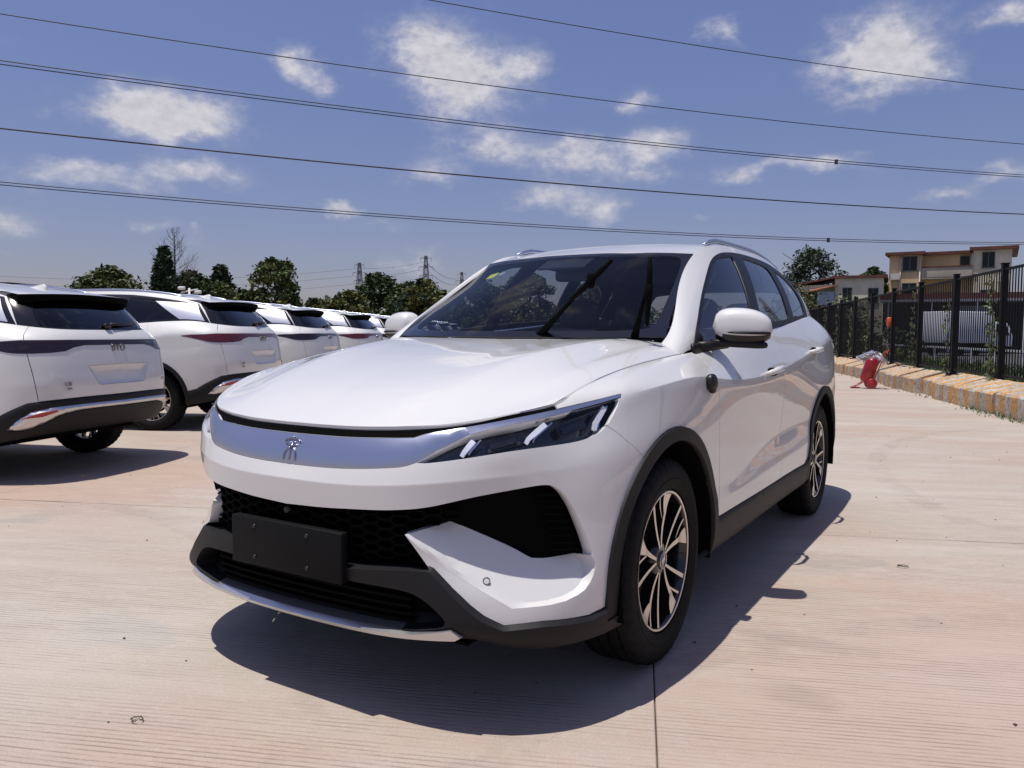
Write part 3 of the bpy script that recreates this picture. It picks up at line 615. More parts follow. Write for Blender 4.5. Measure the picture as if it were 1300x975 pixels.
def build_wheel_meshes():
    R, W = .367, .112      # outer radius, half width
    tb = MB(); n = 180
    prof = [(-W+.012,.254),(-W+.002,.275),(-W,.300),(-W+.003,.330),(-W+.012,.352),(-W+.026,.3625)]
    gr = [(-.062,.010),(-.021,.009),(.021,.009),(.062,.010)]
    for c, w in gr: prof += [(c-w/2,.3665),(c-w/2+.001,.3585),(c+w/2-.001,.3585),(c+w/2,.3665)]
    prof += [(W-.026,.3625),(W-.012,.352),(W-.003,.330),(W,.300),(W-.001,.296),(W+.001,.292),(W-.001,.288),(W-.002,.275),(W-.012,.254)]
    V = []; F = []; k = len(prof)
    for j in range(n):
        th = 2*math.pi*j/n
        for a, r in prof:
            rr = r
            sh = abs(a) > .064 and r > .345
            if sh and j % 4 == 0: rr -= .008
            elif .345 < r and abs(a) < .06 and j % 6 == 3: rr -= .004
            t2 = th+(.012 if abs(a) < .06 else 0)*math.sin(a*50)
            V.append((a, rr*math.cos(t2), rr*math.sin(t2)))
    for j in range(n):
        for i in range(k-1): F.append((j*k+i, ((j+1) % n)*k+i, ((j+1) % n)*k+i+1, j*k+i+1))
    tb.add(V, F, 0, True); tyre = tb.mesh('tyre', M_RUBBER, auto=35)
    rb = MB()   # barrel and outer lip
    rb.lathe([(-.09,.247),(-.085,.232),(-.02,.222),(.06,.226),(.085,.234)], 72, mi=1)
    rb.lathe([(.085,.234),(.092,.2365),(.096,.240)], 72, mi=1); rb.lathe([(.096,.240),(.098,.2425),(.098,.247)], 72, mi=0); rb.lathe([(.098,.247),(.097,.251),(.092,.256)], 72, mi=1)
    rim = rb.mesh('rim', [M_ALLOY, M_ALLOYB])
    sb = MB()   # ten blades in five pairs, machined faces over black pockets
    def blade(line, w0, w1, z0, z1, th):
        """line: list of (r, ang); machined top, black flanks"""
        pts = []
        for i, (r, a) in enumerate(line):
            t = i/(len(line)-1); pts.append((r, a, w0+(w1-w0)*t, z0+(z1-z0)*t-.004*math.sin(t*math.pi)))
        Lf = []; Rt = []
        for i, (r, a, w, z) in enumerate(pts):
            c = Vector((0, r*math.cos(a), r*math.sin(a)))
            i0, i1 = max(i-1, 0), min(i+1, len(pts)-1)
            d = Vector((0, pts[i1][0]*math.cos(pts[i1][1])-pts[i0][0]*math.cos(pts[i0][1]), pts[i1][0]*math.sin(pts[i1][1])-pts[i0][0]*math.sin(pts[i0][1]))).normalized()
            s_ = Vector((0, -d.z, d.y)); Lf.append((c+s_*w/2, z)); Rt.append((c-s_*w/2, z))
        n_ = len(pts); V = []; F = []
        for grp, dz, sp in ((Lf, 0, 1), (Rt, 0, 1)):
            for c, z in grp: V.append((z, c.y, c.z))
        for grp, ex in ((Lf, 1), (Rt, -1)):
            for i, (c, z) in enumerate(grp): V.append((z-th, c.y, c.z))
        top = [(i, i+1, n_+i+1, n_+i) for i in range(n_-1)]
        sides = [(2*n_+i, 2*n_+i+1, i+1, i) for i in range(n_-1)]+[(n_+i, n_+i+1, 3*n_+i+1, 3*n_+i) for i in range(n_-1)]
        sb.add(V, top, 0); sb.add(V, sides, 1)
    for k in range(5):
        b = rad(72*k+90)
        a2 = b-rad(28)
        def ray_(h0, h1, r0, r1, n=6):   # straight machined rib from hub to rim
            p0 = (r0*math.cos(h0), r0*math.sin(h0)); p1 = (r1*math.cos(h1), r1*math.sin(h1)); o_ = []
            for q in range(n+1): u_ = q/n; x_, y_ = p0[0]+(p1[0]-p0[0])*u_, p0[1]+(p1[1]-p0[1])*u_; o_.append((math.hypot(x_, y_), math.atan2(y_, x_)))
            for q in range(1, n+1):
                while o_[q][1]-o_[q-1][1] > 3: o_[q] = (o_[q][0], o_[q][1]-2*math.pi)
                while o_[q][1]-o_[q-1][1] < -3: o_[q] = (o_[q][0], o_[q][1]+2*math.pi)
            return o_
        blade(ray_(b-.10, b+.03, .046, .243), .010, .016, .084, .094, .040)
        blade(ray_(a2+.12, a2-.02, .046, .170), .010, .020, .084, .089, .040)
        blade(ray_(a2-.01, a2-.07, .167, .244), .020, .072, .089, .094, .034)
        blade(ray_(a2+.06, a2+.24, .150, .243), .006, .010, .084, .092, .030)
        # recessed black web between the pair
        w = []
        for r, a0, a1 in ((.05,-.16,.16),(.12,-.20,.15),(.18,-.25,.2),(.232,-.26,.28)):
            w.append(((.045, r*math.cos(b+a0), r*math.sin(b+a0)), (.045, r*math.cos(b+a1), r*math.sin(b+a1))))
        V = [p for pr in w for p in pr]; sb.add(V, [(2*i, 2*i+2, 2*i+3, 2*i+1) for i in range(1)], 1)
        ln = rad(72*k+54)
        sb.lathe([(.050,.0001),(.062,.0001)], 3, mi=1)
        sb.add([(.066+.0*i, .062*math.cos(ln)+.009*math.cos(t), .062*math.sin(ln)+.009*math.sin(t)) for i, t in enumerate([rad(60*q) for q in range(6)])], [(0,1,2,3,4,5)], 2)
    sb.lathe([(.05,.066),(.076,.064),(.082,.056),(.084,.034)], 40, mi=1)
    spokes = sb.mesh('spokes', [M_ALLOY, M_ALLOYB, M_DISC])
    cb = MB(); cb.lathe([(.080,.034),(.088,.033),(.091,.028),(.091,.0001)], 32, mi=0); cb.lathe([(.0912,.031),(.0925,.0305),(.0912,.029)], 32, mi=1)
    for yy, h in ((-.011, .020), (0, .020), (.011, .020)): cb.box((.0905, yy-.003, -h/2), (.0925, yy+.003, h/2), 1)
    cap = cb.mesh('hub_cap', [M_PIANO, M_CHROME])
    db = MB(); db.lathe([(-.01,.05),(-.01,.158),(.012,.158),(.012,.09),(.030,.085),(.030,.0001)], 48); db.box((-.03,-.05,.09), (.03,.05,.17), 1)
    disc = db.mesh('brake_disc', [M_DISC, M_DARK])
    return dict(tyre=tyre, rim=rim, spokes=spokes, hub_cap=cap, brake_disc=disc)
WM = build_wheel_meshes()
def add_wheel(root, x, y, side, rot, steer=0.0, label=None):
    w = link_mesh('wheel', WM['rim'], root, (x, y, AZ), (rot if side > 0 else -rot, 0, (0 if side > 0 else math.pi)+steer))
    w.rotation_mode = 'XYZ'
    for k in ('tyre', 'spokes', 'hub_cap', 'brake_disc'): link_mesh(k, WM[k], w)
    return w

def text_mesh(txt, size, depth):
    c = bpy.data.curves.new('lettering', 'FONT'); c.body = txt; c.size = size; c.extrude = depth; c.align_x = 'CENTER'; c.align_y = 'CENTER'; c.resolution_u = 2
    o = bpy.data.objects.new('lettering', c); COL.objects.link(o); dg = bpy.context.evaluated_depsgraph_get(); me = bpy.data.meshes.new_from_object(o.evaluated_get(dg)); bpy.data.objects.remove(o); return me

def build_car():
    root = empty('suv')
    V, T = cut_sheet(body, body_regions(), .03, [(.001, 1.0, 4.95), (.001, 1.0, 5.0), (.001, 1.0, 5.05), (1.25, 4.4, 6.92), (1.25, 4.4, 7.0), (1.25, 4.4, 7.06), (2.0, 3.9, 2.93), (2.0, 3.9, 3.0), (2.0, 3.9, 3.1), (2.0, 3.9, 3.9), (2.0, 3.9, 4.0), (2.0, 3.9, 4.06)])
    polys = {}
    for k, p in body_regions():
        if k and k not in polys: polys[k] = p
    dist = lambda k: (lambda s, v: poly_dist(polys[k], np.stack([s, v], 1)))
    def bump(k, h, run):
        f = dist(k); return lambda s, v: h*np.clip(f(s, v)/run, 0, 1)
    def round_bump(k, h, run):
        f = dist(k); return lambda s, v: h*np.sqrt(np.clip(1-(1-np.clip(f(s, v)/run, 0, 1))**2, 0, 1))
    pair = lambda name, key, m, crease=None, **kw: [panel_obj(name, panel(body, V, T[key], **kw), m, root, mir, crease) for mir in (False, True)]
    one = lambda name, key, m, crease=None, **kw: panel_obj(name, panel(body, V, T[key], **kw), m, root, 'both', crease)
    def clad_off(s, v): return .016*np.clip(np.minimum(np.clip(dist('lower_cladding')(s, v)/.014, 0, 1), np.clip((v-.95)/.3, 0, 1) + np.clip((s-.62)/.1, 0, 1)), 0, 1)
    bumper = one('front_bumper', 'front_bumper', M_PAINT, gap=.0004, flange=.05)
    pair('fender', 'fender', M_PAINT); doors_f = pair('door', 'front_door', M_PAINT); doors_r = pair('door', 'rear_door', M_PAINT)
    pair('rear_quarter_panel', 'rear_quarter_panel', M_PAINT)
    pair('sill_cladding', 'sill_cladding', M_CLAD, off=round_bump('sill_cladding', .010, .03), gap=.0005, flange=.02)
    pair('wheel_arch_cladding', 'front_arch_cladding', M_CLAD, off=lambda s, v: np.full(len(s), .011), gap=.0, flange=.020)
    pair('wheel_arch_cladding', 'rear_arch_cladding', M_CLAD, off=lambda s, v: np.full(len(s), .011), gap=.0, flange=.020)
    lc = one('lower_cladding', 'lower_cladding', M_CLAD, off=clad_off, gap=.0008, flange=.07, crease=30)
    one('lower_intake', 'lower_intake', M_DARK, off=-.06, gap=-.012, flange=0)
    one('silver_lip', 'silver_lip', M_SILVER, off=bump('silver_lip', .020, .008), gap=.0003, flange=.03, crease=40)
    gr = one('grille', 'grille_recess', M_DARK, off=-.075, gap=-.02, flange=0)
    def line_dist(pl, s, v):
        q = np.stack([s, v], 1)*[1, VS]; p = np.array(pl)*[1, VS]; d = np.full(len(q), 9.0)
        for a, b in zip(p[:-1], p[1:]): e = b-a; t = np.clip(((q-a)@e)/(e@e+1e-12), 0, 1); d = np.minimum(d, np.linalg.norm(q-a-t[:, None]*e, axis=1))
        return d
    wA = body.P(*WING[0])[0]; wB = body.P(*WING[10])[0]; wC, wN = body.PN(*WING[4]); wn = np.cross(wB-wA, (wC[0]-wN[0]*.058)-wA); wn /= np.linalg.norm(wn)
    def wing_off(s, v):      # flat facet let into the bumper: flush at its lower edge, sinking towards the intake
        P, N = body.PN(s, v); lo = line_dist(WING[5:]+WING[:1], s, v)
        return np.clip(((wA-P)@wn)/(N@wn), -.10, 0)*np.clip(lo/.012, 0, 1)
    pair('bumper_wing', 'bumper_wing', M_PAINT, off=wing_off, gap=0, flange=.03, crease=22)
    one('shadow_gap', 'shadow_gap', M_DARK, off=-.007, gap=0, flange=0)
    bp = one('badge_panel', 'badge_panel', M_SATIN, off=round_bump('badge_panel', .006, .05), gap=.0008, flange=.03)
    pair('lamp_brow', 'lamp_brow', M_SATIN, off=.001, gap=.0004)
    # headlamps: clear cover, dark housing behind, light guides
    for sgn, mir in ((1, False), (-1, True)):
        h = panel_obj('headlamp', panel(body, V, T['headlamp'], off=-.055, gap=-.006, flange=0), M_PIANO, root, mir)
        panel_obj('headlamp_lens', panel(body, V, T['headlamp'], off=0, gap=.0008, flange=0), M_LENS, h, mir)
        for pts in (((.606,6.06),(.612,6.17),(.640,6.52)), ((.808,6.15),(.812,6.28),(.850,6.66)), ((1.043,6.15),(1.046,6.33),(1.088,6.74))):
            g = MB(); strip_on(body, pts, [.012, .016, .016], .012, g, 0, off=-.020)
            q2 = [(a+.022, b+.03) for a, b in pts]; strip_on(body, q2, [.004, .005, .005], .006, g, 1, off=-.022)
            if sgn < 0: g.v = [(-x, y, z) for x, y, z in g.v]; g.f = [f[::-1] for f in g.f]
            g.build('light_guide', [M_DRL, M_CHROME], h)
        for sc, vc, wd in ((.735, 6.36, .05), (.96, 6.44, .05)):
            g = MB(); strip_on(body, [(sc-wd, vc-.06), (sc+wd, vc+.06)], .032, .018, g, 0, off=-.052); strip_on(body, [(sc-wd+.01, vc-.05), (sc+wd-.01, vc+.05)], .018, .006, g, 1, off=-.034)
            if sgn < 0: g.v = [(-x, y, z) for x, y, z in g.v]; g.f = [f[::-1] for f in g.f]
            g.build('projector_module', [M_BLACK, M_PIANO], h)
        # corner vent fins behind the grille opening
        g = MB()
        for k in range(9):
            v_ = 3.0+k*.165; s_ = .865+.0*k-.004*k
            strip_on(body, [(s_, v_), (min(s_+.13, .968-.0085*k), v_-.04)], .006, .012, g, 0, off=-.045)
        if sgn < 0: g.v = [(-x, y, z) for x, y, z in g.v]; g.f = [f[::-1] for f in g.f]
        g.build('vent_fin_set', M_DARK, root)
        # parking sensors and tow-eye cover
        for sv, r, o_ in (((.655, 2.35), .011, float(wing_off(np.array([.655]), np.array([2.35]))[0])+.003), ((1.085, 2.42), .010, .0008)):
            P, N = body.PN(*sv); P, N = P[0]+N[0]*o_, N[0]
            if sgn < 0: P = P*[-1, 1, 1]; N = N*[-1, 1, 1]
            M = Matrix.Translation(P) @ Vector(N).to_track_quat('X', 'Z').to_matrix().to_4x4()
            g = MB(); g.lathe([(0, r), (.0015, r), (.0015, r*.82), (.0, r*.80)], 20, mi=1, M=M); g.lathe([(.0002, r*.80), (.0008, r*.3), (.0008, .0001)], 20, mi=0, M=M)
            g.build('parking_sensor', [M_PAINT, M_BLACK], root)
    hexgrid(body, [(0,3.98),(.2595,4.12),(.4887,4.22),(.66,4.50),(.60,3.74)]+[p for p in GRILLE[-9:-1]]+[(0,2.46)], gr)
    # intake slats
    g = MB()
    for vv in (1.24, 1.42, 1.60, 1.78, 1.96):
        strip_on(body, [(0, vv), (.25, vv), (.44, vv-.02)], .009, .02, g, 0, True, off=-.045)
    for ss in (.05, .14, .23, .32, .41):
        strip_on(body, [(ss, 1.2), (ss, 2.08)], .006, .012, g, 0, True, off=-.062)
    g.build('intake_slats', M_DARK, root)
    # number plate holder: blank dark plate, four screws
    g = MB(); g.box((-.243, -.942, .424), (.243, -.912, .578)); pl = bevel(g.build('plate_holder', M_PLATE, root), .003)
    for x in (-.135, .10):
        for z in (.452, .552):
            g = MB(); g.lathe([(0, .007), (-.003, .006), (-.003, .0001)], 12, axis='Y'); link_mesh('screw', g.mesh('screw', M_BLACK), pl, (x, -.9422, z))
    g = MB(); g.lathe([(0, .012), (-.012, .011), (-.014, .006), (-.012, .0001)], 16, axis='Y'); g.build('front_camera', M_BLACK, root, (-.02, -.900, .612))
    # badge on the nose panel: strokes of chrome
    P0, N0 = body.PN(.0, 6.40); P0, N0 = P0[0]+N0[0]*.0066, N0[0]
    up = Vector((0, .35, .94)); up = (up-Vector(N0)*up.dot(Vector(N0))).normalized(); rt = Vector((1, 0, 0))
    g = MB()
    def stroke(pts, r=.0030): g.tube([Vector(P0)+rt*(a*.00145)+up*(b*.00130) for a, b in pts], r, 6)
    stroke([(-23,17),(-19,22),(-10,24.5),(0,25),(11,24.5),(19,22),(23,17)]); stroke([(0,25),(0,31)], .0028)
    stroke([(-17,11),(-9,8.5),(0,7.5),(9,8.5),(17,11)]); stroke([(0,20),(0,-26)]); stroke([(-4,4),(-9,1),(-14,-6),(-17,-15),(-18,-26)]); stroke([(4,4),(9,1),(14,-6),(17,-15),(18,-26)])
    stroke([(-9,18),(-3,15)], .0022); stroke([(9,18),(3,15)], .0022)
    g.build('badge', M_BADGE, bp)
    # charge flap cap on the left wing
    P, N = body.PN(1.925, 6.25); M = Matrix.Translation(P[0]) @ Vector(N[0]).to_track_quat('X', 'Z').to_matrix().to_4x4()
    g = MB(); g.rbox((.012, 0, 0), (.020, .036, .034), n=4, M=M, e=.75); g.rbox((.014, -.006, -.026), (.014, .016, .018), n=3, M=M, e=.8); g.build('wing_camera', M_BLACK, root)
    # ---- tail
    pair('rear_cladding', 'rear_cladding', M_CLAD, off=round_bump('rear_cladding', .012, .03), gap=.0006, flange=.05)
    one('diffuser_trim', 'diffuser_trim', M_SILVER, off=round_bump('diffuser_trim', .024, .03), gap=.0003, flange=.03)
    pair('rear_reflector', 'rear_reflector', M_REDREF, off=.034, gap=.001, flange=.014)
    tg = one('tailgate', 'tailgate', M_PAINT, flange=.03)
    pr = panel_obj('plate_recess', panel(body, V, T['plate_recess'], off=lambda s, v: -.022*np.clip(dist('plate_recess')(s, v)/.03, 0, 1), gap=0, flange=0), M_PAINT, tg, 'both')
    for x in (-.10, .10):
        for v_ in (4.25, 4.95):
            g = MB(); g.lathe([(0, .011), (.003, .010), (.003, .0001)], 12, axis='Y'); P, N = body.PN(body.L-abs(x), v_); link_mesh('plate_fixing', g.mesh('plate_fixing', M_BLACK), pr, (x, P[0][1]-.019, P[0][2]))
    one('tail_lamp', 'tail_lamp', M_DARKLAMP, off=.004, gap=.0008, flange=.02)
    # lettering on the tailgate
    def rear_text(txt, size, x, z_v, depth, name):
        me = text_mesh(txt, size, depth); me.materials.append(M_BADGE); P, N = body.PN(body.L-abs(x), z_v); N = N[0]*[math.copysign(1, x) if x else 0, 1, 1]
        q = Vector(N).to_track_quat('Z', 'Y').to_euler()
        return link_mesh(name, me, tg, (x, P[0][1]+.004, P[0][2]), (rad(90), 0, math.pi))
    rear_text('BYD', .088, 0, 6.42, .004, 'lettering'); rear_text('DM-i', .032, .55, 3.75, .002, 'lettering')
    rear_text('\u6bd4\u4e9a\u8fea', .040, .55, 4.1, .002, 'lettering')
    rear_text('\u5b8b', .034, -.58, 4.0, .002, 'lettering')
    # ---- upper body
    def up_part(parked):
        V2, T2 = cut_sheet(upper, upper_regions(parked), .03); made = []
        P2 = lambda key, **kw: panel(upper, V2, T2[key], **kw)
        for mir in (False, True):
            made.append(panel_obj('pillar_panel', P2('pillar_panel', flange=.02), M_PAINT, root, mir))
            wt = panel_obj('window_trim', P2('window_trim', off=.0015, gap=.0006, flange=.012), M_TRIM if not parked else M_PIANO, root, mir); made.append(wt)
            for k, m in (('front_side_glass', M_GLASSS), ('rear_side_glass', M_GLASSS if not parked else M_GLASSP), ('quarter_glass', M_GLASSS if not parked else M_GLASSP)):
                made.append(panel_obj('side_window', P2(k, off=-.004, gap=.0, flange=0), m, root, mir))
            if parked: made.append(panel_obj('pillar_wedge', P2('pillar_wedge', off=.004, gap=.0005, flange=.01), M_SILVERW, root, mir))
            made.append(panel_obj('window_liner', P2('pillar_panel', off=-.03, flange=0, gap=-.01), M_INT, root, mir))
        made.append(panel_obj('rear_window_frame', P2('rear_window_frame', flange=.02), M_PIANO, root, 'both'))
        made.append(panel_obj('rear_window', P2('rear_glass', off=-.002, gap=0, flange=0), M_GLASSP if parked else M_GLASSS, root, 'both'))
        return made
    hero_up = up_part(False); parked_up = up_part(True)
    # windscreen
    Vw, Tw = cut_sheet(wind, [('frit', [(0,0),(wind.L,0),(wind.L,3),(0,3)]), ('glass', smooth_poly([(0,.16),(wind.L-.10,.18),(wind.L-.045,.4),(wind.L-.045,2.75),(wind.L-.10,2.88),(0,2.86)], 2, (0, 5)))], .04)
    ws = panel_obj('windscreen', panel(wind, Vw, Tw['glass'], gap=0, flange=0), M_GLASSW, root, 'both')
    panel_obj('windscreen_border', panel(wind, Vw, Tw['frit'], gap=.002, flange=.006), M_PIANO, ws, 'both')
    # bonnet and roof
    Vh, Th = cut_sheet(hood, [('h', [(0,0),(hood.L,0),(hood.L,7),(0,7)])], .025)
    h = panel(hood, Vh, Th['h'], gap=0, flange=0); 
    def swap(net, key, Vd, Td, flange, gap, center_row=True):
        """nets whose row 0 is the centre line: flip orientation so that normals point up and row 0 is not folded"""
        pv, pf, pn = panel(net, Vd, Td, gap=0, flange=0)
        if pn[:, 2].mean() < 0: pn = -pn; pf = [f[::-1] for f in pf]
        ed = {}
        for f in pf:
            for i in range(3): ed[(f[i], f[(i+1) % 3])] = 1
        be = [(a, b) for a, b in ed if (b, a) not in ed and not (abs(pv[a][0]) < 1e-5 and abs(pv[b][0]) < 1e-5)]
        ins = np.zeros_like(pv)
        for a, b in be:
            e = pv[b]-pv[a]; e /= np.linalg.norm(e)
            for i in (a, b): ins[i] += np.cross(pn[i], e)
        bv = np.linalg.norm(ins, axis=1) > 0; ins[bv] /= np.linalg.norm(ins[bv], axis=1)[:, None]
        ins[np.abs(pv[:, 0]) < 1e-5, 0] = 0
        pv = pv+ins*gap; bi = np.nonzero(bv)[0]; n = len(pv)
        top = {i: n+k for k, i in enumerate(bi)}; bot = {i: n+len(bi)+k for k, i in enumerate(bi)}
        pf = list(pf)+[(top[a], bot[a], bot[b], top[b]) for a, b in be]
        return np.vstack([pv, pv[bi], pv[bi]-pn[bi]*flange]), pf, np.vstack([pn, -ins[bi]*.8+pn[bi]*.6, -ins[bi]])
    panel_obj('bonnet', swap(hood, 'h', Vh, Th['h'], .022, .0042), M_PAINT, root, 'both')
    Vr, Tr = cut_sheet(roof, [('r', [(0,0),(roof.L,0),(roof.L,3),(0,3)])], .05)
    panel_obj('roof_panel', swap(roof, 'r', Vr, Tr['r'], .02, .001), M_PAINT, root, 'both')
    rl = swap(roof, 'r', Vr, Tr['r'], .0, .02); rl = (rl[0]-[0, 0, .04], rl[1], rl[2]); panel_obj('roof_liner', rl, M_INT, root, 'both')
    # spoiler over the rear window
    sp = MB(); xs = np.linspace(-.60, .60, 25); prof_n = 7; Vs = []
    for x in xs:
        k = max(0.0, 1-abs(x/.60)**4); y0 = 3.16-.10*(x/.6)**2; y1 = 3.34+.15*k**.5; z0 = 1.580-.025*(x/.6)**2; z1 = 1.535-.02*(x/.6)**2; d_ = .016+.05*abs(x/.6)**6
        for (y, z) in ((y0, z0+.003), ((y0+y1)/2, (z0+z1)/2+.018), (y1, z1+.010), (y1+.006, z1-.010), (y1-.012, z1-.030-d_*.6), ((y0+y1)/2, (z0+z1)/2-.045-d_), (y0, z0-.05)): Vs.append((x, y, z))
    Fs = []
    for i in range(24):
        for j in range(prof_n-1): Fs.append((i*7+j, (i+1)*7+j, (i+1)*7+j+1, i*7+j+1))
    sp.add(Vs, [f for f in Fs], 0, True); spo = sp.build('roof_spoiler', [M_PAINT, M_DARK], root, auto=60)
    for poly in spo.data.polygons:
        if poly.normal.z < .30: poly.material_index = 1
    g = MB(); q = [upper.PN(upper.L-abs(x), v_) for x, v_ in ((.02, .30), (.20, .36), (.36, .46))]; g.tube([Vector(P[0]*[-1 if x else 1, 1, 1])+Vector(N[0]*[-1, 1, 1])*.02 for (P, N), x in zip(q, (1, 1, 1))], [.016, .010, .006], 6); g.rbox(tuple(Vector(q[0][0][0])+Vector((0, .02, 0))), (.035, .02, .02), n=3); g.build('rear_wiper', M_BLACK, root)
    # roof rails, antenna fin
    for sgn in (1, -1):
        g = MB(); pts = []
        for i in range(21):
            t = i/20; y = 1.36+1.68*t; zr = float(roof.P(.36+1.68*t, 2.85)[0][2]); lift = .020*min(1, math.sin(math.pi*min(1, max(0.0, t)))*3.2)
            pts.append((sgn*(.572-.012*(2*t-1)**2), y, zr+lift-.004))
        g.tube(pts, [.004]+[.014]*19+[.004], 8, flat=.9); g.build('roof_rail', M_SATIN, root)
    g = MB(); Vf = []; 
    for t in np.linspace(0, 1, 9):
        y = 2.86+.20*t; hgt = .062*(t**1.1)*(1 if t < .93 else .6); w = .030*(1-.3*t)
        zz = float(roof.P(min(roof.L, 1.88+.2*t), .1)[0][2])-.004
        Vf += [(-w, y, zz), (-w*.35, y, zz+hgt*.75), (0, y, zz+hgt), (w*.35, y, zz+hgt*.75), (w, y, zz)]
    g.add(Vf, [(i*5+j, i*5+j+1, (i+1)*5+j+1, (i+1)*5+j) for i in range(8) for j in range(4)]+[(40, 41, 42, 43, 44)], 0, True); g.build('antenna_fin', M_PAINT, root)
    # mirrors
    for sgn in (1, -1):
        c = Vector((.935, .77, 1.198)); ax = Vector((.235, .085, -.012)).normalized()
        fy = Vector((0, 0, 1)).cross(ax).normalized(); M = Matrix(((ax.x, fy.x, 0, c.x), (ax.y, fy.y, 0, c.y), (ax.z, fy.z, 1, c.z), (0, 0, 0, 1)))
        def shell(scale=1.0):
            V_ = []; F_ = []; n = 24; m = 16
            for i in range(m+1):
                u = -1+2*i/m; uu = math.copysign(abs(u)**.8, u)
                x = .125*uu
                env = (1-abs(uu)**3.2)**.38 if abs(uu) < 1 else 0
                top = .088*env*(1-.22*max(0, uu)**1.5); bot = .070*env*(1-.15*max(0, uu))
                dep_f = .075*env; dep_b = .060*env**.3 if env > 0 else 0
                for j in range(n):
                    th = 2*math.pi*j/n; cz = math.sin(th); cy = math.cos(th)
                    z = (math.copysign(abs(cz)**.62, cz))*(top if cz > 0 else bot); y = math.copysign(abs(cy)**.8, cy)*(dep_b if cy > 0 else dep_f)
                    V_.append((x*scale, y*scale, z*scale+.012*uu*0))
            for i in range(m):
                for j in range(n): F_.append((i*n+j, i*n+(j+1) % n, (i+1)*n+(j+1) % n, (i+1)*n+j))
            return V_, F_
        V_, F_ = shell(); g = MB(); g.add(V_, [f[::-1] for f in F_], 0, True, M)
        if sgn < 0: g.v = [(-x, y, z) for x, y, z in g.v]; g.f = [f[::-1] for f in g.f]
        mo = g.build('wing_mirror', [M_PAINT, M_BLACK], root)
        for poly in mo.data.polygons:
            cc = M.inverted() @ Vector((abs(poly.center.x), poly.center.y, poly.center.z))
            if cc.z < -.034+max(0, cc.x)*.12 or cc.y > .035: poly.material_index = 1
        g = MB(); pts = [M @ Vector((x, -.0765*(1-abs(x/.128)**2.4)**.42-.002, -.020+.03*(x+.05))) for x in (-.065, -.03, .01, .05, .085, .108)]
        g.tube(pts, [.002, .0055, .006, .0065, .007, .006], 6)
        g.rbox((-.015, .0, -.066), (.122, .052, .017), n=4, M=M, e=.45); g.tube([(.795, .61, 1.118), (.835, .68, 1.124), (.88, .745, 1.130)], [.024, .022, .018], 8, flat=.8)
        g.rbox((.80, .60, 1.113), (.012, .085, .024), n=3, e=.5)
        if sgn < 0: g.v = [(-x, y, z) for x, y, z in g.v]; g.f = [f[::-1] for f in g.f]
        g.build('mirror_trim', M_TRIM, mo)
    # door handles
    for k, (s_, v_) in enumerate(((2.93, 7.02), (3.96, 6.95))):
        for sgn in (1, -1):
            P, N = body.PN(s_, v_); P, N = P[0], N[0]; d = Vector((0, 1, .07)).normalized(); n_ = Vector(N)
            g = MB(); q = Vector(P)
            g.tube([q-d*.105-n_*.012, q-d*.095+n_*.022, q-d*.05+n_*.040, q+d*.05+n_*.042, q+d*.095+n_*.026, q+d*.105-n_*.012], [.010, .014, .0145, .0145, .014, .010], 10, flat=.75)
            g.rbox(tuple(q+d*.125-n_*.0), (.014, .016, .013), n=3, e=.6)
            if sgn < 0: g.v = [(-x, y, z) for x, y, z in g.v]; g.f = [f[::-1] for f in g.f]
            dr = (doors_f if k == 0 else doors_r)[0 if sgn > 0 else 1]
            hd = g.build('door_handle', M_PAINT, dr)
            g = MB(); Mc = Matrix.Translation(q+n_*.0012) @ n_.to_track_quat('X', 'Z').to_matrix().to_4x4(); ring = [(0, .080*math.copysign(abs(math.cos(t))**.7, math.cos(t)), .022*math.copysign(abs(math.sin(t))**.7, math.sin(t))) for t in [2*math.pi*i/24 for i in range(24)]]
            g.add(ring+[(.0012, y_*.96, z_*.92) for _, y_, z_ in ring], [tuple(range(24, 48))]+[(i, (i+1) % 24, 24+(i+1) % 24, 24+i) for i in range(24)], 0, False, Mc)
            if sgn < 0: g.v = [(-x, y, z) for x, y, z in g.v]; g.f = [f[::-1] for f in g.f]
            g.build('handle_cup_shade', M_DARK, hd)  # flat dark patch: shade of the hollow behind the handle put into colour
    # wipers, lifted off the glass
    def wiper(base, elbow, tip0, tip1, lift):
        g = MB(); g.tube([base, Vector(base)*.6+Vector(elbow)*.4, elbow], [.018, .011, .007], 6); g.lathe([(0, .016), (.02, .014), (.022, .0001)], 12, axis='Z', M=Matrix.Translation(base))
        w = g.build('wiper_arm', M_DARK, root)
        b = MB(); a, c = Vector(tip0), Vector(tip1); mid = a.lerp(c, .5)
        b.tube([a, a.lerp(c, .25), mid, a.lerp(c, .75), c], [.007, .012, .014, .012, .007], 6); b.rbox(tuple(mid), (.016, .016, .032), n=3, e=.6)
        b.build('wiper_blade', M_DARK, w)
    WIPE(wiper)
    # inspection stickers inside the windscreen
    for (s_, v_, w, hgt, m, nm) in ((.475, 2.23, .062, .060, M_STICK, 'sticker'), (.405, 2.28, .045, .034, M_STICK2, 'sticker')):
        P, N = wind.PN(s_, v_); N = N[0] if N[0][1] < 0 else -N[0]; P = P[0]*[-1, 1, 1]-N*.004*np.array([-1, 1, 1]); N = N*[-1, 1, 1]
        a = Vector((1, 0, 0)); a = (a-Vector(N)*a.dot(Vector(N))).normalized(); b = Vector(N).cross(a)
        if b.z < 0: b = -b
        q = Vector(P); g = MB()
        ring = [q+a*w/2*math.copysign(abs(math.cos(t))**e, math.cos(t))+b*hgt/2*math.copysign(abs(math.sin(t))**e, math.sin(t)) for e in ((.25 if m is M_STICK else 1.0),) for t in [2*math.pi*i/24 for i in range(24)]]
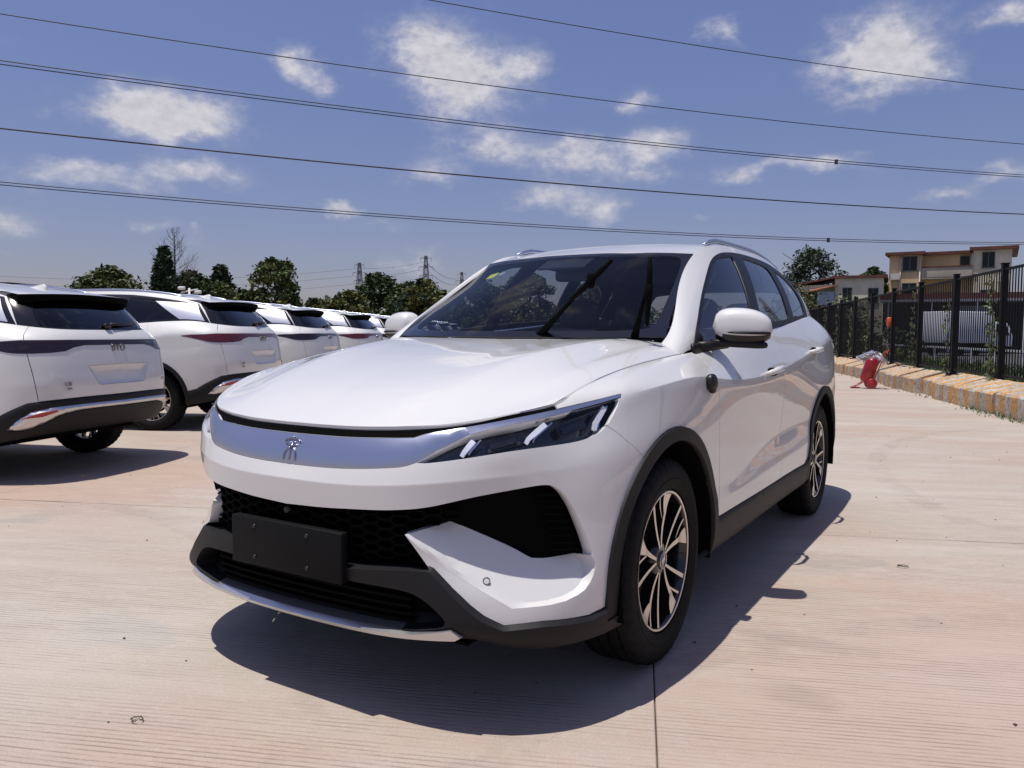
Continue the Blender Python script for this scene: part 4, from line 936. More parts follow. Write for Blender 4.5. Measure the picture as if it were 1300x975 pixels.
        g.add(ring, [tuple(range(24))], 0); g.add([p-Vector(N)*.0004 for p in ring], [tuple(range(23, -1, -1))], 0); g.build(nm, m, ws)
    # wheels and housings
    for x, y in ((.790, AF), (.790, WB)):
        for sgn in (1, -1):
            g = MB(); Vl = []; n = 24
            for i in range(n+1):
                a = rad(-12+204*i/n); r = .436
                for xx in (.918, .55): Vl.append((sgn*xx, y+r*math.cos(a), AZ+r*math.sin(a)))
            for i in range(n+1):
                a = rad(-12+204*i/n); Vl.append((sgn*.55, y+.05*math.cos(a), AZ+.05*math.sin(a)))
            F = [(2*i, 2*i+1, 2*i+3, 2*i+2) for i in range(n)]+[(2*i+1, 2*n+2+i, 2*n+3+i, 2*i+3) for i in range(n)]
            g.add(Vl, F, 0); g.build('wheel_housing', M_DARK, root)
    add_wheel(root, .792, AF, 1, .42); add_wheel(root, -.792, AF, -1, .9); add_wheel(root, .792, WB, 1, 1.0); add_wheel(root, -.792, WB, -1, .2)
    # floor pan, engine bay, cabin
    g = MB(); g.box((-.60, -.80, .268), (.60, -.55, .276)); g.box((-.54, -.68, .28), (.54, 3.2, .33)); g.box((-.885, .47, .30), (.885, 2.335, .34)); g.box((-.52, -.70, .33), (.52, .35, .80)); g.box((-.50, 2.3, .335), (.50, 3.45, .62)); g.build('underbody', M_DARK, root)  # front tray and wide floor box added to stop sun leaking through the body
    for mir in (False, True):
        m_ = inside([(2.02, 2.5), (4.9, 2.5), (4.9, 7.9), (2.02, 7.9)], V[np.vstack([T['front_door'], T['rear_door'], T['rear_quarter_panel']])].mean(1))
        panel_obj('door_card', panel(body, V, np.vstack([T['front_door'], T['rear_door'], T['rear_quarter_panel']])[m_], off=-.06, gap=0, flange=0), M_INT, root, mir)
    g = MB(); Vd = []
    for i, x in enumerate(np.linspace(-.72, .72, 13)):
        for (y, z) in ((.38+.10*(x/.7)**2, 1.10), (.60, 1.115), (.86, 1.105), (.97, 1.06), (.98, .98), (.93, .80), (.80, .55)): Vd.append((x, y, z+.0))
    g.add(Vd, [(i*7+j, i*7+j+1, (i+1)*7+j+1, (i+1)*7+j) for i in range(12) for j in range(6)], 0, True); g.rbox((0, .97, 1.10), (.17, .012, .10), n=4, e=.3, mi=1); g.rbox((.36, .93, 1.10), (.13, .01, .045), n=4, e=.3, mi=1); g.build('dashboard', [M_INT, M_PIANO], root)
    Ms = Matrix.Translation((.36, 1.10, 1.01)) @ Matrix.Rotation(rad(-24), 4, 'X')
    g = MB(); ring = [(.185*math.cos(t), 0, .175*math.sin(t)) for t in [2*math.pi*i/40 for i in range(41)]]; g.tube(ring, .016, 8, cap=False, M=Ms); g.rbox((0, -.01, 0), (.07, .03, .06), n=4, M=Ms, e=.6)
    for e in ((-.17, 0, 0), (.17, 0, 0), (0, 0, -.16)): g.tube([(0, 0, 0), e], .018, 6, M=Ms)
    g.build('steering_wheel', M_INT, root)
    for x, y in ((.37, 1.62), (-.37, 1.62), (.40, 2.48), (0, 2.50), (-.40, 2.48)):
        g = MB(); Mb = Matrix.Translation((x, y, .62)) @ Matrix.Rotation(rad(-16), 4, 'X'); w = .25 if y < 2 else .21
        g.rbox((0, 0, .27), (w, .07, .33), n=5, M=Mb, e=.45); g.rbox((0, -.30, -.02), (w, .28, .08), n=5, M=Matrix.Translation((x, y, .60)), e=.45)
        s_ = g.build('seat', M_SEAT, root); g = MB(); g.rbox((0, .0, .70), (.13 if y < 2 else .11, .045, .085), n=5, M=Mb, e=.5); g.tube([(-.05, 0, .58), (-.05, 0, .68)], .007, 6, M=Mb); g.tube([(.05, 0, .58), (.05, 0, .68)], .007, 6, M=Mb); g.build('headrest', M_SEAT, s_)
    g = MB(); g.rbox((0, 1.02, 1.475), (.115, .012, .036), n=4, e=.4); g.tube([(0, 1.0, 1.50), (0, 1.0, 1.55)], .012, 6)
    g.prism([(.985, 1.555), (.86, 1.50), (.86, 1.49), (1.0, 1.52)], -.13, .13, 'X'); g.build('rear_view_mirror', M_BLACK, root)
    return root, hero_up, parked_up
M_TRIM = mat('satin_black_trim', (.010, .010, .011), .42, spec=.25); M_PLATE = mat('plate_holder_plastic', (.0045, .0045, .005), .6, spec=.15); M_STICK = mat('yellow_sticker', (.55, .60, .05), .5); M_STICK2 = mat('grey_sticker', (.35, .37, .40), .4)
M_SILVERW = mat('silver_wedge', (.70, .71, .75), .32, .6, .5)
def WIPE(w):
    w((.173, .345, 1.160), (.46, .25, 1.386), (.375, .25, 1.306), (.559, .25, 1.464), .1)
    w((.586, .425, 1.160), (.68, .32, 1.36), (.684, .315, 1.204), (.694, .315, 1.473), .1)

# ------------------------------------------------------------------ setting
SLAB_RZ = rad(22.6)
def nodes_of(m): nt = m.node_tree; return nt, nt.nodes['Principled BSDF'], nt.links
def concrete_material():
    m = mat('grooved_concrete', (.4, .35, .3), .88, spec=.3); nt, b, L = nodes_of(m); N = nt.nodes.new
    geo = N('ShaderNodeNewGeometry'); mp = N('ShaderNodeMapping'); mp.vector_type = 'POINT'; mp.inputs['Rotation'].default_value = (0, 0, -SLAB_RZ); L.new(geo.outputs['Position'], mp.inputs[0])
    def noise(scale, detail=6, rough=.55, st=(1, 1, 1), off=(0, 0, 0)):
        q = N('ShaderNodeMapping'); q.inputs['Scale'].default_value = st; q.inputs['Location'].default_value = off; L.new(mp.outputs[0], q.inputs[0])
        n = N('ShaderNodeTexNoise'); n.inputs['Scale'].default_value = scale; n.inputs['Detail'].default_value = detail; n.inputs['Roughness'].default_value = rough; L.new(q.outputs[0], n.inputs['Vector']); return n.outputs[0]
    def ramp(x, lo, hi, a=0.0, c=1.0):
        r = N('ShaderNodeMapRange'); r.inputs[1].default_value = lo; r.inputs[2].default_value = hi; r.inputs[3].default_value = a; r.inputs[4].default_value = c; r.interpolation_type = 'SMOOTHSTEP'; L.new(x, r.inputs[0]); return r.outputs[0]
    def mixc(f, a, c, bt='MIX'):
        x = N('ShaderNodeMix'); x.data_type = 'RGBA'; x.blend_type = bt
        if isinstance(f, float): x.inputs[0].default_value = f
        else: L.new(f, x.inputs[0])
        for i, k in ((6, a), (7, c)):
            if isinstance(k, tuple): x.inputs[i].default_value = (*k, 1)
            else: L.new(k, x.inputs[i])
        return x.outputs[2]
    def math_(op, a, c=None, clamp=False):
        x = N('ShaderNodeMath'); x.operation = op; x.use_clamp = clamp
        for i, k in enumerate((a, c)):
            if k is None: continue
            if isinstance(k, (int, float)): x.inputs[i].default_value = k
            else: L.new(k, x.inputs[i])
        return x.outputs[0]
    base = mixc(ramp(noise(.20, 5, .6, (1, 1.4, 1), (4.2, 1.3, 0)), .42, .60), (.41, .365, .308), (.405, .312, .252))
    base = mixc(ramp(noise(.9, 6, .6, (.5, 1.4, 1), (7, 3, 0)), .44, .68, 0, .75), base, (.46, .42, .37))
    # streaks drawn out along the trowelled direction, worn paler spots, damp stains
    base = mixc(ramp(noise(2.2, 7, .65, (.22, 2.6, 1), (2, 9, 0)), .42, .72, 0, .55), base, (.36, .30, .26))
    base = mixc(ramp(noise(1.1, 3, .5, (.9, 1.5, 1), (13.4, 4.1, 0)), .67, .73, 0, .45), base, (.30, .275, .25))
    base = mixc(ramp(noise(26, 5, .7), .5, .75, 0, .30), base, (.55, .50, .45))
    base = mixc(ramp(noise(120, 3, .7), .56, .70, 0, .55), base, (.24, .19, .16)); base = mixc(ramp(noise(160, 3, .7, (1, 1, 1), (5, 5, 0)), .56, .70, 0, .5), base, (.62, .56, .50))
    # two old damp patches and a paler scuffed one
    for cx, cy, rx, ry, k_, cc in ((1.28, .466, .26, .10, .55, (.27, .25, .225)), (1.378, -.014, .12, .10, .6, (.26, .24, .215)), (-1.0, -.85, .30, .14, .4, (.36, .35, .33)), (2.2, .2, 1.7, 1.5, .5, (.41, .285, .225)), (-4.3, .9, 1.4, 1.2, .5, (.42, .28, .205)), (.3, -1.3, 1.3, .6, .15, (.41, .30, .24))):
        q = N('ShaderNodeVectorMath'); q.operation = 'SUBTRACT'; L.new(geo.outputs['Position'], q.inputs[0]); q.inputs[1].default_value = (cx, cy, 0)
        q2 = N('ShaderNodeVectorMath'); q2.operation = 'MULTIPLY'; L.new(q.outputs[0], q2.inputs[0]); q2.inputs[1].default_value = (1/rx, 1/ry, 0)
        q3 = N('ShaderNodeVectorMath'); q3.operation = 'LENGTH'; L.new(q2.outputs[0], q3.inputs[0])
        base = mixc(ramp(math_('ADD', q3.outputs['Value'], math_('MULTIPLY', noise(9, 5, .7), 1.1)), 1.05, 1.75, k_, 0), base, cc)
    # faint curved tyre tracks
    for cx, cy, R_, w_, k_ in ((3.6, -1.2, 2.9, .09, .22), (3.6, -1.2, 1.5, .08, .16), (-3.2, -4.2, 4.6, .10, .18), (-3.2, -4.2, 3.1, .10, .14), (6.5, 6.0, 5.6, .11, .2), (6.5, 6.0, 4.2, .10, .16)):
        q = N('ShaderNodeVectorMath'); q.operation = 'DISTANCE'; L.new(geo.outputs['Position'], q.inputs[0]); q.inputs[1].default_value = (cx, cy, 0)
        dd_ = math_('ABSOLUTE', math_('SUBTRACT', q.outputs['Value'], R_)); base = mixc(math_('MULTIPLY', ramp(dd_, w_*.55, w_, k_, 0), ramp(noise(3.5, 5, .7, (1, 1, 1), (cx, cy, 0)), .40, .62)), base, (.20, .17, .145))
    # grooves raked across the slab
    sep = N('ShaderNodeSeparateXYZ'); L.new(mp.outputs[0], sep.inputs[0])
    wob = math_('MULTIPLY', math_('SUBTRACT', noise(1.6, 4, .6, (.35, 1, 1)), .5), .045)
    ph = math_('FRACT', math_('DIVIDE', math_('ADD', sep.outputs[1], wob), .0225))
    tri = math_('ABSOLUTE', math_('SUBTRACT', ph, .5))
    ln = ramp(tri, .02, .20, 1, 0)
    wear = ramp(noise(1.3, 6, .65, (.3, 1, 1), (31, 8, 0)), .33, .55)
    fine = ramp(noise(14, 5, .75, (.25, 2, 1), (1, 5, 0)), .38, .60, .1, 1)
    gr = math_('MULTIPLY', math_('MULTIPLY', ln, wear), fine)
    col = mixc(math_('MULTIPLY', gr, .50), base, (.15, .105, .08))
    L.new(col, b.inputs['Base Color'])
    hgt = math_('SUBTRACT', math_('MULTIPLY', noise(60, 4, .7), .35), math_('MULTIPLY', gr, 1.0))
    bp = N('ShaderNodeBump'); bp.inputs['Strength'].default_value = .6; bp.inputs['Distance'].default_value = .005; L.new(hgt, bp.inputs['Height']); L.new(bp.outputs[0], b.inputs['Normal'])
    return m
M_CONC = concrete_material()
M_SOIL = mat('joint_soil', (.10, .075, .055), .95, noise=(3, .4))
M_GRASS = mat('grass_blades', (.055, .085, .022), .8, spec=.2, noise=(2.0, .5))
M_ROAD = mat('asphalt', (.055, .053, .052), .9, noise=(30, .3))
ground = mesh_obj('ground', [(-900, -900, -.012), (900, -900, -.012), (900, 900, -.012), (-900, 900, -.012)], [(0, 1, 2, 3)], M_SOIL); tag(ground, kind='structure')
def slab_mesh(su, sv):
    mb = MB(); g = .0022; h_ = .006; mb.box((g, h_, -.0115), (su-g, sv-h_, 0)); me = mb.mesh('concrete_slab', M_CONC)
    bm = bmesh.new(); bm.from_mesh(me); bmesh.ops.bevel(bm, geom=[e for e in bm.edges if all(v.co.z > -.001 for v in e.verts)], offset=.003, segments=1, affect='EDGES'); bm.to_mesh(me); bm.free(); return me
paving = empty('paving', (0, 0, 0), SLAB_RZ); tag(paving, kind='structure')
sm = slab_mesh(4.6, 5.1); r1 = random.Random(3)
for i in range(-7, 2):
    for j in range(-2, 12):
        link_mesh('concrete_slab', sm, paving, (.79+4.6*i, 1.65+5.1*j, r1.uniform(-.0004, .001)))

# ---- painted kerb blocks and fence along the right-hand side
FQ = Vector((2.197, 10.258, 0)); F_RZ = math.atan2(.3228, .9465); FM = Matrix.Translation(FQ) @ Matrix.Rotation(F_RZ, 4, 'Z')
def kerb_material():
    m = mat('painted_kerb', (.5, .45, .4), .85, spec=.3); nt, b, L = nodes_of(m); N = nt.nodes.new
    tc = N('ShaderNodeTexCoord'); oi = N('ShaderNodeObjectInfo'); sp = N('ShaderNodeSeparateXYZ'); L.new(tc.outputs['Object'], sp.inputs[0])
    def M_(op, a, c=None, clamp=False):
        x = N('ShaderNodeMath'); x.operation = op; x.use_clamp = clamp
        for i, k in enumerate((a, c)):
            if k is None: continue
            if isinstance(k, (int, float)): x.inputs[i].default_value = k
            else: L.new(k, x.inputs[i])
        return x.outputs[0]
    geo = N('ShaderNodeNewGeometry')
    nz = N('ShaderNodeTexNoise'); nz.inputs['Scale'].default_value = 7; nz.inputs['Detail'].default_value = 8; nz.inputs['Roughness'].default_value = .7; L.new(geo.outputs['Position'], nz.inputs['Vector'])
    st = M_('ADD', M_('ADD', M_('MULTIPLY', sp.outputs[1], 2.1), M_('MULTIPLY', sp.outputs[0], 1.3)), M_('ADD', M_('MULTIPLY', oi.outputs['Random'], 3.0), M_('MULTIPLY', nz.outputs[0], 1.1)))
    fr = M_('FRACT', st); stripe = N('ShaderNodeMapRange'); stripe.inputs[1].default_value = .46; stripe.inputs[2].default_value = .52; L.new(M_('ABSOLUTE', M_('SUBTRACT', fr, .5)), stripe.inputs[0])
    s2 = M_('LESS_THAN', fr, .5)
    mx = N('ShaderNodeMix'); mx.data_type = 'RGBA'; L.new(s2, mx.inputs[0]); mx.inputs[6].default_value = (.47, .43, .37, 1); mx.inputs[7].default_value = (.56, .29, .085, 1)
    n2 = N('ShaderNodeTexNoise'); n2.inputs['Scale'].default_value = 3.5; n2.inputs['Detail'].default_value = 9; n2.inputs['Roughness'].default_value = .75; L.new(geo.outputs['Position'], n2.inputs['Vector'])
    wr = N('ShaderNodeMapRange'); wr.inputs[1].default_value = .45; wr.inputs[2].default_value = .58; wr.inputs[4].default_value = .8; L.new(n2.outputs[0], wr.inputs[0])
    m2 = N('ShaderNodeMix'); m2.data_type = 'RGBA'; L.new(wr.outputs[0], m2.inputs[0]); L.new(mx.outputs[2], m2.inputs[6]); m2.inputs[7].default_value = (.34, .28, .21, 1)
    n3 = N('ShaderNodeTexNoise'); n3.inputs['Scale'].default_value = 22; n3.inputs['Detail'].default_value = 5; L.new(geo.outputs['Position'], n3.inputs['Vector'])
    w3 = N('ShaderNodeMapRange'); w3.inputs[1].default_value = .52; w3.inputs[2].default_value = .64; w3.inputs[4].default_value = .75; L.new(n3.outputs[0], w3.inputs[0])
    m3 = N('ShaderNodeMix'); m3.data_type = 'RGBA'; L.new(w3.outputs[0], m3.inputs[0]); L.new(m2.outputs[2], m3.inputs[6]); m3.inputs[7].default_value = (.15, .12, .10, 1)
    L.new(m3.outputs[2], b.inputs['Base Color'])
    bp = N('ShaderNodeBump'); bp.inputs['Strength'].default_value = .5; bp.inputs['Distance'].default_value = .01; L.new(n2.outputs[0], bp.inputs['Height']); L.new(bp.outputs[0], b.inputs['Normal'])
    return m
M_KERB = kerb_material()
def kerb_mesh(ln, seed):
    r = random.Random(seed); mb = MB(); prof = [(0, 0), (.60, 0), (.60, .45), (.52, .465), (.03, .315), (.0, .285)]
    k = 8; V = []; F = []; n = len(prof)
    for j in range(k+1):
        y = ln*j/k
        for q, (x, z) in enumerate(prof):
            e = .005 if q in (0, 1) else .008
            V.append((x+r.uniform(-e, e), y, max(0, z+r.uniform(-e, e)*(z > 0))))
    for j in range(k):
        for q in range(n): F.append((j*n+q, (j+1)*n+q, (j+1)*n+(q+1) % n, j*n+(q+1) % n))
    F += [tuple(range(n)), tuple(k*n+q for q in range(n-1, -1, -1))]
    mb.add(V, F); me = mb.mesh('kerb_block', M_KERB)
    bm = bmesh.new(); bm.from_mesh(me); bmesh.ops.recalc_face_normals(bm, faces=bm.faces); bm.to_mesh(me); bm.free(); return me
km = [(1.18, kerb_mesh(1.18, s)) for s in range(4)]+[(1.62, kerb_mesh(1.62, 9))]
t = -9.4; k = 0; rk = random.Random(5); kerbs = []
while t < 42:
    ln, me = km[4] if k % 6 == 2 else km[k % 4]
    o = link_mesh('kerb_block', me); o.location = FM @ Vector((rk.uniform(-.10, .08), t, 0)); o.rotation_euler = (0, 0, F_RZ+rk.uniform(-.035, .035)); o.scale = (1, 1, rk.uniform(.93, 1.06))
    kerbs.append((ln, o)); t += ln+rk.uniform(.03, .10); k += 1
for t_, o in kerbs: tag(o, 'long concrete kerb block with flaking stripes, larger than the blocks on either side' if t_ > 1.5 else 'worn concrete kerb block with flaking orange and white stripes below the black fence', 'kerb', 'striped kerb blocks along the fence')
M_FENCE = mat('black_fence_paint', (.006, .006, .0075), .55, spec=.2)
fence = empty('metal_fence', FQ, F_RZ); tag(fence, 'tall black metal fence of upright bars standing along the striped kerb', 'fence')
FX = .47; POSTS = [2.30+2.42*i for i in range(-5, 14)]
pm = MB(); pm.box((-.045, -.045, .30), (.045, .045, 2.34)); pm.box((-.055, -.055, 2.34), (.055, .055, 2.36)); pm.box((-.09, -.09, .40), (.09, .09, .455)); post_me = pm.mesh('post', M_FENCE)
rm = MB(); rm.box((-.02, .056, -.02), (.02, 2.364, .02)); rail_me = rm.mesh('rail', M_FENCE)
bm_ = MB(); bm_.box((-.008, -.007, .52), (.008, .007, 2.252)); bar_me = bm_.mesh('bar', M_FENCE)
bars = []
for i, ty in enumerate(POSTS):
    link_mesh('post', post_me, fence, (FX, ty, 0))
    if i+1 < len(POSTS):
        link_mesh('rail', rail_me, fence, (FX, ty, 2.255)); link_mesh('rail', rail_me, fence, (FX, ty, .52))
        for b_ in range(1, 21): bars.append(ty+2.42*b_/21)
bars.sort(key=lambda y: abs(y-5.0))
for y in bars[:296]: link_mesh('bar', bar_me, fence, (FX, y, 0))
rest = MB()
for y in bars[296:]: rest.box((FX-.011, y-.011, .52), (FX+.011, y+.011, 2.252))
o = rest.build('bars', M_FENCE, fence); o['kind'] = 'stuff'
# small orange lamp box fixed on a post
g = MB(); g.rbox((0, 0, 0), (.05, .07, .11), n=4, e=.4); g.box((-.03, -.02, -.14), (.03, .02, -.10)); o = g.build('warning_lamp', mat('orange_plastic', (.55, .09, .03), .4)); o.location = FM @ Vector((FX-.10, POSTS[8]+.0, 1.52)); o.rotation_euler = (0, 0, F_RZ)
tag(o, 'small orange warning lamp fixed on a fence post', 'lamp')

# ---- foliage
def leaf_mat(name, c, v=.45):
    m = mat(name, c, .55, spec=.3, noise=(1.3, v, 4)); nt, b, L = nodes_of(m)
    return m
M_LEAF = [leaf_mat('leaf_dark', (.036, .056, .017)), leaf_mat('leaf_mid', (.054, .078, .021)), leaf_mat('leaf_olive', (.088, .096, .024)), leaf_mat('leaf_blue', (.022, .040, .018))]
M_BARK = mat('bark', (.09, .07, .055), .9, noise=(8, .4))
def leaf_quads(mb, c, r, n, size, rnd, mi=0):
    for _ in range(n):
        d = Vector((rnd.gauss(0, 1), rnd.gauss(0, 1), rnd.gauss(0, 1))); d.normalize(); p = Vector(c)+Vector((d.x*r[0], d.y*r[1], d.z*r[2]))*(rnd.random()**.4)
        a = Vector((rnd.gauss(0, 1), rnd.gauss(0, 1), rnd.gauss(0, .6))).normalized(); b = a.cross(Vector((rnd.gauss(0, 1), rnd.gauss(0, 1), rnd.gauss(0, 1)))).normalized(); s = size*rnd.uniform(.6, 1.35)
        mb.add([p-a*s, p-b*s*.45, p+a*s, p+b*s*.45], [(0, 1, 2, 3)], mi)
def branch(mb, p, d, ln, r, depth, rnd, tips, spread=.7, up=.25, mi=0, n=5):
    pts = [p]; q = p.copy(); dd = d.copy()
    for i in range(3):
        dd = (dd+Vector((rnd.uniform(-.18, .18), rnd.uniform(-.18, .18), rnd.uniform(-.08, .15)))).normalized(); q = q+dd*ln/3; pts.append(q.copy())
    mb.tube(pts, [r, r*.85, r*.7, r*.55], n, mi, cap=False)
    tips.append(q.copy())
    if depth <= 0: return
    for k in range(rnd.choice((2, 3, 3))):
        a = rnd.uniform(0, 6.283); side = Vector((math.cos(a), math.sin(a), up)); nd = (dd*(1-spread)+side*spread).normalized(); s_ = pts[rnd.choice((2, 3))]
        branch(mb, s_.copy(), nd, ln*rnd.uniform(.6, .8), r*.55, depth-1, rnd, tips, spread, up, mi, max(3, n-1))
def crown_profile(kind, t):
    if kind == 'cone': return (1-t)**.7*(.25+.75*min(1, t*6))
    if kind == 'dome': return math.sqrt(max(0, 1-(t*1.0)**2.4))*(.65+.35*min(1, t*4))
    return math.sqrt(max(0, 1-(2*t-.85)**2/1.35))
def make_tree(name, loc, h, w, mi, seed, kind='round', base=.18, leaf=.17, dens=1.0):
    rnd = random.Random(seed); root = empty(name, loc, rnd.uniform(0, 6.28)); tb = MB(); tips = []
    th = h*(.55 if kind != 'cone' else .9)
    tb.tube([(0, 0, -.1), (rnd.uniform(-.1, .1), rnd.uniform(-.1, .1), th*.5), (rnd.uniform(-.2, .2), rnd.uniform(-.2, .2), th)], [h*.028+.05, h*.02+.03, h*.008+.02], 8, cap=False)
    for i in range(9):
        z = h*base+(h*(1-base)*.55)*i/9; a = rnd.uniform(0, 6.28); branch(tb, Vector((0, 0, z)), Vector((math.cos(a), math.sin(a), .55)).normalized(), w*.28, h*.009+.02, 1, rnd, tips, .6, .35)
    tb.build('trunk', M_BARK, root)
    cb = MB(); k = int(96*dens)
    lumps = [(rnd.uniform(0, 6.28), rnd.uniform(.1, .9), rnd.uniform(.55, 1.15)) for _ in range(9)]
    for i in range(k):
        t_ = rnd.random()**.85; a = rnd.uniform(0, 6.28); R = w/2*crown_profile(kind, t_)
        f = 1.0
        for la, lt, ls in lumps: f += .6*(ls-.85)*math.exp(-((math.cos(a-la)-1)**2)*1.5-((t_-lt)/.22)**2)
        rr = R*f*(rnd.random()**.35); c = (rr*math.cos(a), rr*math.sin(a), h*base+(h*(1-base))*t_*.97)
        s = w*.115*rnd.uniform(.7, 1.35); leaf_quads(cb, c, (s, s, s*.72), int(46*rnd.uniform(.7, 1.3)), leaf, rnd, 0 if rnd.random() < .7 else 1)
    cr = cb.build('crown', [M_LEAF[mi], M_LEAF[(mi+1) % 4]], root); return root
def at_dir(az_deg, dist):   # point on the ground at an azimuth and distance from the camera
    return Vector((1.876+dist*math.sin(rad(az_deg)), -2.627+dist*math.cos(rad(az_deg)), 0))
TREES = [ # x, y, height, width, leaf, shape, label
 (-62.3, 36.2, 6.3, 7.2, 1, 'dome', 'low wide olive green tree standing alone left of the bare tree'),
 (-55.8, 37.1, 8.0, 3.3, 3, 'cone', 'narrow dark conical tree beside the bare leafless tree'),
 (-57.0, 40.6, 6.3, 4.0, 0, 'round', 'small dark round tree just right of the bare leafless tree'),
 (-57.9, 44.2, 7.2, 4.2, 3, 'cone', 'dark ragged tree between the bare tree and the tall broad tree'),
 (-59.5, 46.5, 5.6, 4.2, 0, 'round', 'low dark tree filling the gap behind the parked suv roofs'),
 (-53.4, 46.5, 7.8, 5.0, 1, 'round', 'tall broad green tree with ragged top at the end of the tree group'),
 (-56.4, 42.6, 5.4, 4.4, 1, 'round', 'green tree filling in behind the bare tree and its neighbours'),
 (-55.0, 45.0, 4.6, 4.2, 0, 'dome', 'low dark tree at the foot of the tall broad tree'),
 (-52.0, 50.0, 4.2, 3.6, 2, 'dome', 'low pale tree at the right edge of the left tree group'),
 (-43.0, 52.6, 4.6, 5.0, 0, 'dome', 'low dark tree under the two trees below the pylon'),
 (-60.0, 62.0, 4.6, 7.0, 2, 'dome', 'low yellowish green tree in the gap below the far pylon'),
 (-46.4, 48.3, 4.6, 4.6, 2, 'dome', 'low bushy olive tree left of the tall tree below the pylon'),
 (-49.6, 55.9, 6.9, 5.2, 0, 'round', 'tall dark green tree with layered crown below the pylon'),
 (-45.5, 55.6, 5.9, 4.6, 1, 'round', 'mid green tree right of the layered tall tree'),
 (-38.5, 49.0, 5.5, 4.4, 2, 'round', 'yellowish green rounded tree next to the white windscreen pillar'),
 (-36.5, 54.0, 5.6, 5.2, 0, 'round', 'dark green tree seen through the windscreen of the front suv'),
 (-34.0, 58.0, 6.4, 5.6, 1, 'round', 'mid green tree seen through the middle of the windscreen'),
 (-29.0, 62.0, 6.0, 6.4, 0, 'dome', 'broad dark tree hidden mostly behind the front suv'),
 (-18.4, 100.0, 11.4, 9.0, 3, 'dome', 'airy spreading tree with open crown behind the cream house'),
 (-10.3, 92.0, 8.6, 3.6, 0, 'round', 'slim dark tree between the cream house and the tan house'),
 (-8.4, 95.0, 7.2, 3.0, 1, 'round', 'small tree tucked against the side of the tan house'),
]
for i, (x, y, h, w, mi, kd, lb) in enumerate(TREES):
    airy = 'airy' in lb
    tr = make_tree('tree', (x, y, 0), h, w, mi, 100+i, kd, .55 if airy else .10, .21 if not airy else .22, .85 if airy else 1.5); tag(tr, lb, 'tree', 'trees beyond the car park')
# leafless tree
rb = random.Random(12); root = empty('bare_tree', (-56.6, 38.6, 0)); tag(root, 'tall bare leafless tree with fine upswept twigs', 'tree')
tb = MB(); tb.tube([(0, 0, -.1), (.05, 0, 4.5), (0, .1, 8.0), (.02, .05, 9.8)], [.16, .11, .05, .012], 7, cap=False); tb.build('trunk', M_BARK, root)
tb = MB(); tips = []
for i in range(46):
    z = 2.6+6.8*i/46; a = i*2.4; ln = (1.75*(1-((z-3.6)/6.4))+.25) if z > 3.6 else 1.6; branch(tb, Vector((0, 0, z)), Vector((math.cos(a), math.sin(a), .75)).normalized(), ln*.95, .026, 2, rb, tips, .45, .6, 0, 4)
tb.build('crown', M_BARK, root)
# bushes just behind the fence
def bush(loc, r, n, seed, mi, label, leaf=.07):
    rnd = random.Random(seed); root = empty('bush', loc); mb = MB()
    for i in range(n):
        a = rnd.uniform(0, 6.28); q = rnd.random()**.5; c = (r[0]*q*math.cos(a), r[1]*q*math.sin(a), r[2]*rnd.uniform(.1, .95)*(1-.45*q*q)); s = max(r)*.16; leaf_quads(mb, c, (s, s, s*.8), 34, leaf, rnd, 0 if rnd.random() < .65 else 1)
    mb.build('foliage', [M_LEAF[mi], M_LEAF[2]], root); sb = MB()
    for i in range(6): a = i*1.05; sb.tube([(0, 0, -.05), (r[0]*.5*math.cos(a), r[1]*.5*math.sin(a), r[2]*.7)], [.03, .012], 5, cap=False)
    sb.build('stem', M_BARK, root); tag(root, label, 'bush', 'bushes beyond the fence'); return root
def fpt(x, y, z=0): return FM @ Vector((x, y, z))
bush((-10.4, 56.4, 0), (2.3, 2.2, 4.7), 110, 31, 2, 'yellowish green bush in front of the cream house wall', .13)
bush((-7.6, 57.5, 0), (2.2, 2.2, 4.2), 100, 32, 1, 'dark green bush in front of the cream house beside the fence', .13)
for i, (fx, fy, rr) in enumerate(((3.0, 30, 1.6), (3.4, 24, 1.5), (3.0, 35, 1.8), (3.6, 40, 1.8))):
    bush(fpt(fx, fy), (rr, rr, rr*1.05), 50, 40+i, 0, 'dark bush growing close behind the far stretch of the fence', .09)
# climbing plants on the posts
M_VINE = mat('vine_leaf', (.085, .115, .035), .5, noise=(9, .5))
def vine(ty, h, n, seed, w, group=True):
    n = int(n*.45)
    rnd = random.Random(seed); root = empty('climbing_plant', fpt(FX-.09, ty, .44), F_RZ); sb = MB()
    pts = [(rnd.uniform(-.02, .02), rnd.uniform(-w, w)*.5, h*i/8) for i in range(9)]; sb.tube(pts, .006, 5); sb.build('stem', M_BARK, root); lb = MB()
    for i in range(n):
        t_ = rnd.random()**1.15; p = Vector((rnd.uniform(-.06, .03), rnd.gauss(0, w*.55)*(1-.4*t_), h*t_)); a = Vector((rnd.uniform(-.5, .1), rnd.uniform(-1, 1), rnd.uniform(-1, .4))).normalized(); b = a.cross(Vector((1, rnd.uniform(-.5, .5), rnd.uniform(-.5, .5)))).normalized(); s = rnd.uniform(.028, .06)
        lb.add([p, p+a*s*.8+b*s*.6, p+a*s*2, p+a*s*.8-b*s*.6], [(0, 1, 2, 3)])
    lb.build('foliage', M_VINE, root)
    tag(root, 'thin green climbing plant growing up a fence post', 'climbing plant', 'climbing plants on the fence'); return root
